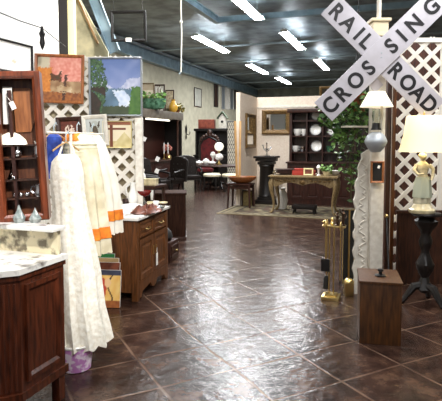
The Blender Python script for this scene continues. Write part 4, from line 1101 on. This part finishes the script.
# desk
dk0 = F(272, 213.5)
wdk, ddk, hdk = 1.36, .62, .80
loc = corner((-wdk/2+.04, -ddk/2+.04), dk0, ROT)
dk = thing('gilt_desk', 'french style writing desk with worn gilt cabriole legs on patterned rug', 'desk', loc+Vector((0, 0, .0115)), ROT)
MB().box((0, 0, hdk-.02), (wdk+.06, ddk+.06, .04), bev=.012).build('tabletop', 'tan', dk)
ap = [(-wdk/2+.03, hdk-.04), (-wdk/2+.03, hdk-.2), (-wdk/2+.12, hdk-.24), (-wdk*.3, hdk-.17), (-wdk*.2, hdk-.14), (-.12, hdk-.16), (0, hdk-.2), (.12, hdk-.16), (wdk*.2, hdk-.14), (wdk*.3, hdk-.17), (wdk/2-.12, hdk-.24), (wdk/2-.03, hdk-.2), (wdk/2-.03, hdk-.04)]
MB().prism(ap, -ddk/2+.02, -ddk/2+.045).build('apron', 'tan', dk, smooth=0)
MB().prism(ap, ddk/2-.045, ddk/2-.02).build('apron', 'tan', dk, smooth=0)
for sx in (-1, 1): MB().box((sx*(wdk/2-.04), 0, hdk-.12), (.025, ddk-.06, .16)).build('side_rail', 'tan', dk, smooth=0)
orn = MB()
for sx in (-1, 1):
    for k in range(5): orn.ball((sx*(.18+k*.09), -ddk/2+.015, hdk-.1-.01*(k % 2)), (.035, .012, .02), 8)
orn.ball((0, -ddk/2+.012, hdk-.13), (.06, .018, .05), 10); orn.build('gilt_ornament', 'gilt', dk)
for sx in (-1, 1):
    for sy in (-1, 1):
        x, y = sx*(wdk/2-.05), sy*(ddk/2-.05)
        lg = MB().tube([(x, y, hdk-.05), (x+sx*.035, y+sy*.02, hdk-.16), (x+sx*.03, y+sy*.015, hdk-.3), (x-sx*.01, y, .32), (x-sx*.025, y-sy*.01, .16), (x-sx*.01, y, .07), (x+sx*.03, y+sy*.02, .02), (x+sx*.045, y+sy*.03, .0)],
                  [.045, .055, .046, .03, .022, .022, .032, .028], 10).build('leg', 'tan', dk)
        MB().ball((x+sx*.035, y+sy*.02, hdk-.17), (.032, .032, .06), 10).build('leg_mount', 'gilt', lg)
dm = Matrix.Translation(Vector(loc)+Vector((0, 0, .0115))) @ Matrix.Rotation(ROT, 4, 'Z')
def dput(x, y, z=0): return dm @ Vector((x, y, hdk+.001+z))
solo(MB().box((0, 0, .02), (.24, .2, .03), bev=.006).box((0, 0, .075), (.36, .26, .07), bev=.012).box((0, 0, .115), (.4, .3, .016), bev=.005), 'dark_tray', 'darkwood', 'dark footed wooden tray box on the gilt desk, nearest the pedestal', 'box', dput(-.42, -.02))
solo(MB().box((0, 0, .05), (.46, .22, .1), bev=.006).box((0, 0, .12), (.4, .2, .03), bev=.006), 'red_book_box', 'red_card', 'red-brown flat box in the middle of the gilt desk', 'box', dput(-.02, .0), ROT)
t = thing('small_photo_frame', 'small cream photo frame standing before the red-brown box on the desk', 'photo frame', dput(.1, -.16, .078), ROT, rx=-R(8))
MB().frame(.2, .15, .03, -.01, .01).build('frame', 'cream_paint', t, smooth=0); MB().box((0, .004, 0), (.15, .006, .1)).build('photo', 'redbrown', t)
solo(MB().box((0, 0, .012), (.36, .2, .024), bev=.004).box((-.01, 0, .034), (.32, .18, .02), (0, 0, .1), bev=.004), 'white_book', 'paper', 'white papers lying at the back of the gilt desk', 'papers', dput(.02, .235, .0), R(-19))
solo(MB().lathe([(.05, 0), (.02, .02), (.02, .1), (.05, .16), (.03, .2), (.001, .22)], n=14), 'white_bird', 'white_china', 'small white china ornament beside the plant pot on the desk', 'ornament', dput(.28, .05))
g = thing('potted_plant', 'small green leafy plant in a low pot on the gilt desk', 'plant', dput(.46, -.05), 0)
MB().lathe([(.06, 0), (.09, .09), (.08, .09), (.001, .07)], n=16).build('pot', 'cream_china', g)
leaves(70, lambda r: (r.uniform(-.11, .11), r.uniform(-.1, .1), .08+r.uniform(0, .13)), .07, 9).build('foliage', 'leaf', g, smooth=0)
solo(MB().lathe([(.02, 0), (.09, .03), (.13, .1), (.12, .1), (.001, .03)], n=20), 'white_bowl', 'white_china', 'white bowl at the ivy end of the gilt desk', 'bowl', dput(.6, .12))
solo(MB().lathe([(.03, 0), (.04, .05), (.02, .1), (.001, .1)], n=14), 'glass_inkwell', 'glass', 'small glass inkwell at the pedestal end of the gilt desk', 'inkwell', dput(-.62, -.15))
solo(MB().lathe([(.09, 0), (.1, .03), (.13, .2), (.1, .36), (.06, .42), (.08, .47), (.06, .47), (.001, .3)], n=20), 'white_floor_vase', 'white_china', 'white vase on the rug behind the pedestal-side desk leg', 'vase', dm @ Vector((-wdk/2+.1, ddk/2+.16, .001)))
fs = thing('footstool', 'small dark footstool on the rug under the gilt desk', 'footstool', dm @ Vector((.02, -.12, .001)), ROT)
MB().box((0, 0, .14), (.5, .28, .08), bev=.02).build('top', 'leather', fs)
for sx in (-1, 1):
    for sy in (-1, 1): MB().cyl((sx*.2, sy*.1, .11), (sx*.22, sy*.11, 0), .022, .016).build('leg', 'ebony', fs)
# rug
def rugfn(u, v):
    return tuple(k*.66 for k in rug0(u, v))
def rug0(u, v):
    e = min(u*3.6, (1-u)*3.6, v*1.9, (1-v)*1.9)
    n = nz(u*2, v, 16)
    if e < .05: return (206, 188, 146)
    if e < .1: return (92, 80, 60)
    if e < .3:
        return (214, 198, 158) if (sin(u*120)*sin(v*64) > .1) else mixc((110, 96, 70), (160, 140, 104), n)
    if e < .36: return (74, 66, 54)
    a = sin(u*46+3*sin(v*15))*sin(v*26+2*sin(u*20))
    if a > .35: return (196, 176, 132)
    if a < -.45: return (112, 70, 52)
    return mixc((82, 78, 62), (128, 118, 90), n)
ru, rw = uw(F(221, 213.5)); rw_, rd_ = 3.5, 1.75
rg = canvas('rug', rw_, rd_, rugfn, None, 120, 60, 0, 'rugpaint', True)
sm = rg.modifiers.new('Solidify', 'SOLIDIFY'); sm.thickness = .01; sm.offset = -1
cw = AX(ru+rw_/2-.08, rw+rd_/2-.05, .011); rg.location = cw; rg.rotation_euler = (0, 0, ROT)
tag(rg, 'cream and brown patterned rug spread under the gilt desk', 'rug')

# wall sconce, flowers, and a small table behind the sideboard
r = (186.5-CX)/FPX; y = (U0+.05)/(r*cos(TH)-sin(TH))
t = thing('wall_sconce', 'dark iron candle sconce on the beige side wall past the canopy', 'sconce', (r*y, y, ZH(132, y)), pi/2-TH)
MB().lathe([(.001, -.4), (.06, -.3), (.03, -.1), (.07, .05), (.09, .2), (.04, .33), (.001, .42)], n=16, sy=.35).build('back_plate', 'iron', t)
MB().tube([(0, -.02, -.1), (0, -.14, -.16), (0, -.2, -.05), (0, -.2, .02)], .02, 8).build('arm', 'iron', t); MB().cyl((0, -.2, .02), (0, -.2, .2), .022).build('candle', 'white_china', t)
g = thing('flower_vase', 'vase of dusty pink flowers on the column end of the canopy cabinet counter', 'vase', ccp(.99, .02, .942), 0)
MB().lathe([(.05, 0), (.09, .08), (.05, .2), (.06, .24), (.05, .24), (.001, .1)], n=16).build('vase', 'redbrown', g)
fb = MB()
for k in range(22): fb.ball((random.gauss(0, .06), random.gauss(0, .05), .34+random.gauss(0, .06)), random.uniform(.035, .06), 8)
fb.build('bloom', mat('dusty pink petals', (196, 134, 116), .8, c2=(150, 76, 64), scale=10), g)
DT = 7.3
zt_ = ZH(184.5, DT); xc = P(146, 150, DT).x
tt = thing('side_table', 'small dark side table behind the oak sideboard', 'table', (xc, DT, 0), ROT)
MB().box((0, 0, zt_-.02), (.46, .42, .04), bev=.008).build('tabletop', 'darkwood', tt)
for sx in (-1, 1):
    for sy in (-1, 1): MB().box((sx*.19, sy*.17, (zt_-.04)/2), (.04, .04, zt_-.04), bev=.004).build('leg', 'darkwood', tt)
MB().box((0, 0, .3), (.4, .36, .03)).build('lower_shelf', 'darkwood', tt, smooth=0)
solo(MB().box((0, 0, .04), (.2, .14, .08), bev=.006).box((0, 0, .084), (.21, .15, .012), bev=.004), 'cream_box', 'cream_china', 'flat cream box on the small dark side table', 'box', (P(150, 150, DT-.1).x, DT-.1, zt_+.001), R(-8))
solo(MB().lathe([(.045, 0), (.05, .01), (.03, .04), (.04, .09), (.03, .14), (.012, .17), (.02, .19), (.024, .21), (.001, .235)], n=16), 'white_statuette', 'white_china', 'white china statuette on the side table beside the lattice end post', 'statuette', (P(143, 150, DT+.05).x, DT+.05, zt_+.001))
q = P(329, 88, 16.5)
gm = gilt_mirror('gold_frame_mirror', 'cream and gold framed mirror peeking over the booth wall by the sign', (q.x, q.y, ZH(98, 16.5)), ROT, .5, .5, .07)
st2 = thing('dark_wardrobe', 'dark wardrobe standing behind the booth wall under the gold mirror', 'wardrobe', (q.x, q.y+.4, 0), ROT)
hw_ = ZH(103, 16.5)
MB().box((0, 0, hw_/2), (1.2, .55, hw_), bev=.01).build('body', 'darkwood', st2); MB().box((0, 0, hw_+.03), (1.3, .65, .06), bev=.01).build('cornice', 'darkwood', st2)
gm.location.z = hw_+.06+.25; gm.location.y = q.y+.25
# ================================================================ right side
DP = 5.08
def upright(px0, px1, d, depth, z1, name, m, lab, cat, z0=0, rz=0):
    a, b = P(px0, 200, d), P(px1, 200, d)
    return solo(MB().box((0, 0, (z1-z0)/2), (b.x-a.x, depth, z1-z0), bev=.006), name, m, lab, cat, ((a.x+b.x)/2, d+depth/2, z0), rz)
zt = ZH(36, 4.98)
a, b = P(371, 200, 4.98), P(384, 200, 4.98)
pst = thing('white_post', 'white square wooden post carrying the railroad crossing sign', 'post', ((a.x+b.x)/2, 5.05, 0), 0)
pw = b.x-a.x
MB().box((0, 0, zt/2), (pw, .13, zt), bev=.006).build('shaft', 'white_paint', pst)
MB().box((0, 0, .09), (pw+.03, .16, .18), bev=.008).build('base', 'white_paint', pst)
MB().box((0, 0, zt+.02), (pw+.05, .18, .04), bev=.008).box((0, 0, zt+.09), (pw+.02, .15, .1), bev=.012).box((0, 0, zt+.155), (pw+.06, .19, .03), bev=.008).build('capital', mat('ivory paint', (232, 218, 182), .5), pst)
# shaped white side board
def zz(py): return ZH(py, 5.1)
ax, bx = P(354, 200, 5.1).x, P(371, 200, 5.1).x
pl = [(ax, 0), (bx-.004, 0), (bx-.004, zz(148)), (ax+.115, zz(150))]
n = 30
for k in range(n+1):
    z = zz(156)*(1-k/n)+.02; t = 1-z/zz(156)
    x = ax+.055*(1-min(1, t*4)) + .012*sin(k*1.7)
    pl.append((x, z))
o = MB().prism(pl, 5.06, 5.10).build('carved_board', 'white_paint', smooth=0); tag(o, 'white carved board with wavy edge standing beside the white post', 'board')
r_ = MB()
for k in range(11):
    z = .1+k*.115; x = ax+.075
    r_.tube([(x+.035*sin(j*pi/3+k*pi), 5.055, z+.115*j/6) for j in range(7)], .008, 6, False)
r_.build('scroll_relief', 'white_paint', o)
# railroad crossing sign
SD = 4.86
sc_ = P(381, 55.5, SD)
K = SD/FPX
sg = thing('railroad_sign', 'large pale grey X-shaped sign lettered RAIL ROAD CROSSING in black', 'sign', sc_, R(-1.5))
def blade(name, ang, l0, l1, y, letters):
    w = 25.5*K
    o = MB().box(((l1-l0)*K/2, 0, 0), ((l0+l1)*K, .016, w), bev=.003)
    ob = o.build(name, 'sign', sg); ob.location = (0, y, 0); ob.rotation_euler = (0, -ang, 0)
    lms = {}
    for chx, pos in letters:
        lm = lms.setdefault(pos > 0, MB())
        cu = bpy.data.curves.new('letter', 'FONT'); cu.body = chx; cu.align_x = 'CENTER'; cu.align_y = 'CENTER'; cu.size = 20.5*K; cu.extrude = .0015; cu.offset = .0062
        tmp = bpy.data.objects.new('letter', cu); COL.objects.link(tmp)
        bpy.context.view_layer.update()
        me = bpy.data.meshes.new_from_object(tmp.evaluated_get(bpy.context.evaluated_depsgraph_get()))
        xs = [v.co.x for v in me.vertices]; ys = [v.co.y for v in me.vertices]
        mx, my = (min(xs)+max(xs))/2, (min(ys)+max(ys))/2
        for v in me.vertices: v.co = Vector((v.co.x-mx, v.co.y-my, v.co.z))
        me.transform(Matrix.Translation((pos*K, -.0095, 0)) @ Matrix.Rotation(pi/2, 4, 'X') @ Matrix.Diagonal((.95, 1, 1, 1)))
        lm.bm.from_mesh(me)
        bpy.data.objects.remove(tmp); bpy.data.curves.remove(cu); bpy.data.meshes.remove(me)
    for lm in lms.values(): lm.build('lettering', 'black_paint', ob, smooth=0)
    return ob
blade('blade', R(-44.5), 71, 77, .010, [('R', -60.5), ('A', -45), ('I', -30.5), ('L', -19.5), ('R', 22), ('O', 38), ('A', 52.5), ('D', 68)])
blade('blade', R(44.5), 79, 80, -.010, [('C', -69.5), ('R', -52.5), ('O', -35), ('S', -17.5), ('S', 13), ('I', 27), ('N', 43.5), ('G', 66)])
for s in (-1, 1): MB().cyl((0, -.022, s*.02), (0, .04, s*.02), .006, n=10).build('bolt', 'steel_pale', sg)
tg = P(378, 84, 4.9)
solo(MB().box((0, 0, 0), (.105, .006, .105), (0, R(45), 0)), 'diamond_plate', 'sign', 'small plain grey diamond plate on the post under the crossing sign', 'plate', (tg.x, 4.975, tg.z))
# thin rod above the post
solo(MB().cyl((0, 0, 0), (0, 0, HC-zt-.18), .022), 'ceiling_rod', 'white_paint', 'thin white rod rising from the white post top to the ceiling', 'rod', ((a.x+b.x)/2, 5.05, zt+.172))
# hanging oil lamp with cone shade
LD_ = 4.83
lc = P(376.5, 107, LD_); K2 = LD_/FPX
lp = thing('hanging_oil_lamp', 'hanging oil lamp with white cone shade and round silver font on the post', 'lamp', lc, 0)
MB().lathe([(8*K2, 15*K2), (16.2*K2, 0), (15.8*K2, 0), (7.6*K2, 15*K2)], n=32).build('lamp_shade', 'shade_white', lp)
MB().lathe([(.035, -.02), (.04, -.08), (.03, -.16), (.028, -.02)], n=18).build('chimney', 'glass', lp)
MB().lathe([(.035, -.15), (.04, -.19), (.05, -.215), (.001, -.215)], n=18).build('burner', 'iron', lp)
zf = (107-141)*K2
MB().lathe([(.001, zf-11*K2), (5*K2, zf-10.5*K2), (8.5*K2, zf-6*K2), (10.8*K2, zf-1.5*K2), (11*K2, zf), (10.6*K2, zf+1.5*K2), (8.5*K2, zf+6*K2), (4.5*K2, zf+9*K2), (.001, zf+9.5*K2)], n=32).build('font', mat('brushed silver', (176, 182, 188), .5, .35), lp)
MB().tube([(7.0*K2, .06, 13*K2), (7.4*K2, .06, -10*K2), (7.4*K2, .06, zf)], .014, 8).build('bracket', 'white_paint', lp)
# small dark plaque
t = thing('dark_plaque', 'small dark picture in plain wooden frame low on the white post', 'picture', P(377, 172, 4.945), R(0))
kk = 4.94/FPX
MB().frame(13.5*kk, 22*kk, .02, -.02, 0).build('frame', 'caramel', t, smooth=0); MB().box((0, -.004, 0), (11.5*kk, .006, 20*kk)).build('canvas', 'black', t)
MB().box((.012, -.016, .05), (.022, .003, .03), (0, R(20), 0)).build('price_tag', 'paper', t)
# ivy
pot = P(357, 104, 5.35)
iv = thing('hanging_ivy', 'trailing green ivy spilling from a hanging terracotta pot behind the sign', 'plant', pot, 0)
MB().lathe([(.07, -.1), (.1, 0), (.115, .07), (.125, .07), (.125, .1), (.11, .1), (.001, .06)], n=24).build('pot', 'terracotta', iv)
for k in range(3):
    a = k*2.1; MB().tube([(.11*cos(a), .11*sin(a), .09), (0, 0, .6), (0, 0, HC-pot.z)], .004, 6).build('hanger_wire', 'iron', iv)
rnd = random.Random(12)
K3 = 5.35/FPX
paths = []
ends = [(352, 190, 0), (347, 172, .05), (340, 150, .02), (333, 142, -.05), (355, 200, .06), (362, 160, -.05), (350, 150, .1), (341, 160, .08), (357, 145, -.1), (361, 128, 0), (330, 128, .05), (345, 135, -.08)]
sv = MB(); lp_pts = []
for ex, ey, dy in ends:
    x1, z1 = (ex-357)*K3, (104-ey)*K3
    pts = []
    for j in range(9):
        s = j/8; x = x1*min(1, s*1.7)+.02*sin(j*1.9+ex); y = dy*s-.09*sin(pi*min(1, s*1.4)); z = .1+.06*sin(pi*min(1, s*2.5))*(1 if s < .4 else .3)+(z1-.1)*s**1.3
        pts.append(Vector((x, y, z)))
    sv.tube(pts, .004, 5, False); lp_pts.append(pts)
sv.build('vines', 'stem', iv)
def onvine(r):
    p = r.choice(lp_pts); s = r.uniform(.1, 7.99); i = int(s); q = p[i].lerp(p[i+1], s-i)
    sp = .055 if i > 4 else .085
    q = q+Vector((r.gauss(0, sp*.8), r.gauss(0, sp*.7), r.gauss(0, sp*.6)))
    q.x = min(q.x, .09); q.y = max(q.y, -.2); return q
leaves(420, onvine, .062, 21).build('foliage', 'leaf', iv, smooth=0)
leaves(330, onvine, .06, 22).build('dark_foliage', 'leaf_dark', iv, smooth=0)  # darker green leaves mixed at random along the same vines
# white shelf behind the ivy
sa, sb_ = P(336, 127.5, 5.5), P(371, 127.5, 5.5)
solo(MB().box((0, 0, 0), (sb_.x-sa.x, .16, .018), bev=.003), 'wall_shelf', 'white_paint', 'narrow white shelf crossing behind the ivy to the white post', 'shelf', ((sa.x+sb_.x)/2, 5.2, sa.z))
# bundled brown boards to the right of the post
for k, (px0, px1, z, lab) in enumerate(((385.5, 390, 40, 'tall brown board standing closest to the white post'), (391, 394.5, 52, 'tall brown board beside the cream lamp shade, second from the white post'))):
    upright(px0, px1, 5.5+.03*k, .03, ZH(z, 5.5), 'brown_board', 'oak' if k else 'walnut', lab, 'board')['group'] = 'brown boards by the post'
# dark headboard behind the pedestal
h0, h1 = P(398, 212, 5.42), P(446, 212, 5.42)
hb = thing('wood_headboard', 'dark brown wooden headboard standing behind the carved black pedestal', 'headboard', ((h0.x+h1.x)/2, 5.42, 0), 0)
hw = h1.x-h0.x; hz = h0.z
MB().box((0, .02, hz/2), (hw, .04, hz), bev=.006).build('panel', 'walnut', hb, smooth=0)
MB().box((0, .01, hz), (hw+.03, .06, .035), bev=.01).build('top_rail', 'walnut', hb)
# carved pedestal table and statue lamp
pc = F(424, 303)
pz = ZH(212, pc.y)-.005
pe = thing('carved_pedestal', 'black carved tripod pedestal carrying the cream-shaded statue lamp', 'pedestal', (pc.x, pc.y, 0), 0)
MB().lathe([(.001, pz-.03), (.12, pz-.03), (.135, pz-.015), (.13, pz), (.001, pz)], n=32).build('top', 'ebony', pe)
MB().lathe([(.03, .1), (.075, .14), (.05, .2), (.035, .25), (.07, .32), (.085, .38), (.05, .45), (.035, .5), (.055, .56), (.06, .6), (.04, .66), (.055, .7), (.095, .76), (.1, .79), (.06, .83), (.09, pz-.03)], n=24, flute=lambda a, r, z: r*(1+.07*cos(6*a+z*12))).build('column', 'ebony', pe)
for k in range(3):
    a = -pi/2+.5+k*2*pi/3
    MB().tube([(.03*cos(a), .03*sin(a), .17), (.1*cos(a), .1*sin(a), .16), (.16*cos(a), .16*sin(a), .08), (.2*cos(a), .2*sin(a), .025), (.24*cos(a), .24*sin(a), .02)], [.04, .04, .03, .024, .03], 8).build('foot', 'ebony', pe)
q = P(422, 200, pc.y)
K4 = pc.y/FPX
sl = thing('statue_lamp', 'table lamp with large cream shade and porcelain lady figure base', 'lamp', (q.x, pc.y, pz+.001), 0)
def hz_(py): return ZH(py, pc.y)-pz
MB().lathe([(.115, 0), (.12, .012), (.12, .03), (.095, .045), (.085, .07), (.07, .085), (.001, .085)], n=32).build('base', 'cream_china', sl)
hf = hz_(153)-.085   # figure height
z0 = .085
fg = MB()
fg.lathe([(.058, z0), (.062, z0+.02), (.05, z0+hf*.3), (.04, z0+hf*.5), (.033, z0+hf*.58), (.043, z0+hf*.68), (.046, z0+hf*.76), (.03, z0+hf*.81), (.014, z0+hf*.84), (.014, z0+hf*.87)], n=28, sy=.8, flute=lambda a, r, z: r*(1+.09*cos(9*a)*(1 if z < z0+hf*.5 else .0)))
fg.ball((0, -.003, z0+hf*.92), (.025, .028, .034), 14)
fg.ball((0, .012, z0+hf*.945), (.029, .026, .03), 12); fg.ball((.0, .03, z0+hf*.97), .015, 10)
fg.ball((0, -.03, z0+hf*.915), (.005, .007, .006), 6)
fg.tube([(-.042, 0, z0+hf*.77), (-.066, -.01, z0+hf*.66), (-.05, -.045, z0+hf*.58), (-.015, -.055, z0+hf*.6)], [.016, .014, .012, .01], 8)
fg.tube([(.042, 0, z0+hf*.77), (.07, -.012, z0+hf*.68), (.062, -.03, z0+hf*.56), (.05, -.04, z0+hf*.47)], [.016, .014, .012, .01], 8)
fgo = fg.build('figure', 'statue', sl); fgo.scale = (1.3, 1.3, 1)
sk_ = MB().lathe([(.064, z0+hf*.12), (.066, z0+hf*.14), (.056, z0+hf*.42), (.044, z0+hf*.53)], n=28, sy=.82, flute=lambda a, r, z: r*(1+.1*cos(7*a+1))).build('sash', mat('pale green glaze', (206, 212, 188), .35), sl); sk_.scale = (1.3, 1.3, 1)
MB().cyl((0, .035, .07), (0, .035, hz_(135)), .006).build('rod', 'brass', sl)
zs0, zs1 = hz_(152), hz_(116)
MB().lathe([(16*K4, zs1), (17*K4, zs1-.01), (19*K4, (zs0+zs1)/2), (23.5*K4, zs0), (23.1*K4, zs0), (18.6*K4, (zs0+zs1)/2), (15.6*K4, zs1)], n=40).build('lamp_shade', 'shade_cream', sl)
MB().ball((0, .0, zs1+.02), (.012, .012, .02), 8).tube([(-16*K4, 0, zs1), (16*K4, 0, zs1)], .003, 5).build('finial', 'brass', sl)
pl_ = bpy.data.lights.new('statue_lamp_bulb', 'POINT'); pl_.energy = 5; pl_.color = (1, .84, .58); pl_.shadow_soft_size = .05
lo = bpy.data.objects.new('statue_lamp_bulb', pl_); COL.objects.link(lo); lo.location = (q.x, pc.y, pz+(zs0+zs1)/2)
# white edge post
a = P(443.5, 250, 5.2)
# wooden box with lid
B0 = F(359, 343); B1 = F(401, 346.5)
bw = (B1-B0).length; bh_ = ZH(280.5, B0.y); rzb = math.atan2(B1.y-B0.y, B1.x-B0.x)
bd = .40
loc = corner((-bw/2, -bd/2), B0, rzb)
bx_ = thing('wooden_box', 'plain brown wooden box with lift-off lid knob standing on the floor', 'box', loc, rzb)
MB().box((0, 0, (bh_-.02)/2), (bw, bd, bh_-.02), bev=.004).build('body', 'boxwood', bx_)
MB().box((0, 0, bh_-.012), (bw+.012, bd+.012, .02), bev=.004).build('lid', 'boxwood', bx_)
kb = MB().lathe([(.001, bh_+.0), (.045, bh_+.0), (.045, bh_+.006), (.015, bh_+.012), (.012, bh_+.03), (.024, bh_+.04), (.02, bh_+.052), (.001, bh_+.055)], n=20, c=(.01, -.02, 0)).build('knob', 'iron', bx_)
# cane
p0, p1 = P(394, 262, 4.62), P(387, 216, 5.0)
p0 = Vector((p0.x, 4.7, 0))
cn_ = thing('walking_cane', 'thin dark walking cane leaning on the white post behind the box', 'cane', p0, 0)
tp = P(386.5, 216, 5.0)-p0
MB().tube([(0, 0, 0), tp], [.009, .012], 8).build('shaft', 'ebony', cn_); MB().ball(tp, .02, 10).build('knob', 'brass', cn_); MB().cyl((0, 0, 0), tp*.04, .011).build('ferrule', 'brass', cn_)
# fireplace tool stand
fp = F(331, 298.5)
K5 = fp.y/FPX
ft = thing('fireplace_stand', 'polished brass fireplace tool stand on square foot beside carved board', 'fireplace stand', (fp.x, fp.y, 0), R(-20))
MB().box((0, 0, .018), (.17, .17, .036), bev=.008).box((0, 0, .045), (.11, .11, .02), bev=.006).build('base', 'brass', ft)
zt5 = ZH(226, fp.y)
for s in (-1, 1): MB().cyl((s*.022, 0, .05), (s*.022, 0, zt5-.012), .0075).build('pole', 'brass', ft)
MB().box((.02, 0, zt5), (.22, .1, .018), bev=.006).build('tray', 'brass', ft)
MB().tube([(-.07, 0, zt5), (-.085, -.01, zt5+.04), (-.06, 0, zt5+.05)], .008, 6).build('hook', 'brass', ft)
MB().lathe([(.008, zt5), (.02, zt5+.03), (.008, zt5+.05), (.016, zt5+.07), (.001, zt5+.09)], n=12).build('finial', 'brass', ft)
fm_ = Matrix.Translation(Vector((fp.x, fp.y, 0))) @ Matrix.Rotation(R(-20), 4, 'Z')
def tool(name, lab, x, y, zlow, head):
    t = thing(name, lab, 'fireplace tool', fm_ @ Vector((x, y, 0)), R(-20), 'fireplace tools')
    MB().cyl((0, 0, zlow+.1), (0, 0, zt5-.03), .006).build('rod', 'brass', t)
    MB().lathe([(.006, zt5-.04), (.012, zt5-.02), (.012, zt5+.03), (.006, zt5+.05), (.001, zt5+.055)], n=12).build('handle', 'brass', t)
    head(t, zlow)
def shovel(t, z): MB().box((0, 0, z+.06), (.085, .012, .13), (R(8), 0, 0), bev=.004).build('scoop', 'black', t)
def brush(t, z): MB().lathe([(.015, z+.13), (.028, z+.1), (.034, z), (.001, z)], n=14).build('bristles', 'black', t)
def poker(t, z): MB().tube([(0, 0, z+.1), (0, 0, z), ], [.006, .002], 6).tube([(0, 0, z+.05), (.03, 0, z+.06), (.035, 0, z+.03)], .005, 6).build('point', 'iron', t)
tool('fireplace_shovel', 'brass-handled fireplace shovel with black scoop hanging on the stand', -.05, -.06, .28, shovel)
tool('fireplace_brush', 'brass-handled fireplace brush with black bristles hanging on the stand', -.055, .055, .08, brush)
tool('fireplace_poker', 'thin brass fireplace poker hanging on the stand by the carved board', .09, -.055, .1, poker)
# bronze figures on the tray
for k, (x, lab, hgt) in enumerate(((.05, 'small dark bronze figurine standing on the brass tray, nearer the pole', .13), (.105, 'taller dark bronze figurine at the outer end of the brass tray', .17))):
    f_ = MB().lathe([(.022, 0), (.022, .01), (.012, .015), (.018, hgt*.4), (.012, hgt*.5), (.02, hgt*.7), (.008, hgt*.8), (.014, hgt*.9), (.001, hgt)], n=14)
    f_.tube([(.015, 0, hgt*.68), (.03, -.005, hgt*.55), (.02, -.015, hgt*.45)], .005, 6).tube([(-.015, 0, hgt*.68), (-.03, 0, hgt*.8), (-.035, 0, hgt*.95)], .005, 6)
    solo(f_, 'bronze_figurine', mat('dark bronze %d' % k, (70, 50, 36), .35, .7), lab, 'figurine', fm_ @ Vector((x, 0, zt5+.0095)), group='bronze figurines on the brass tray')
# dark folding fire screen and brass box
s0, s1 = P(344, 210, 5.22), P(356, 210, 5.22)
fsn = thing('fire_screen', 'narrow black folding fire screen with brass edge behind the brass stand', 'fire screen', ((s0.x+s1.x)/2, 5.25, 0), 0)
sh2 = s0.z; sw2 = s1.x-s0.x
for s in (-1, 1):
    pn = MB().box((s*sw2*.25, 0, sh2/2+.02), (sw2*.5, .01, sh2-.04), (0, 0, s*R(22))).build('mesh_panel', 'black', fsn, smooth=0)
    e = MB().frame(sw2*.52, sh2-.02, .01, -.008, .008).build('brass_edge', 'brass', pn, smooth=0); e.location = (s*sw2*.25, 0, sh2/2+.01); e.rotation_euler = (0, 0, s*R(22))
bb = F(350, 297)
g = thing('brass_box', 'small domed brass box on the floor between brass stand and carved board', 'box', (bb.x, bb.y+.06, 0), 0)
MB().box((0, 0, .065), (.09, .08, .13), bev=.006).build('body', 'brass', g)
MB().lathe([(.055, .13), (.05, .15), (.03, .168), (.001, .175)], n=20, sy=.85).build('lid', 'brass', g)
# dark sculptural stand behind screen (lion bronze)
# ================================================================ light, view
w = bpy.data.worlds.new('world'); scene.world = w; w.use_nodes = True
w.node_tree.nodes['Background'].inputs[0].default_value = (.6, .65, .7, 1); w.node_tree.nodes['Background'].inputs[1].default_value = .05
vs = scene.view_settings; vs.view_transform = 'Standard'; vs.look = 'None'; vs.gamma = 1; vs.use_curve_mapping = False; vs.exposure = 0.0
cy = scene.cycles; cy.max_bounces = 7; cy.diffuse_bounces = 3; cy.glossy_bounces = 4; cy.transmission_bounces = 6; cy.caustics_reflective = False; cy.caustics_refractive = False
cy.sample_clamp_indirect = 6; cy.use_denoising = True
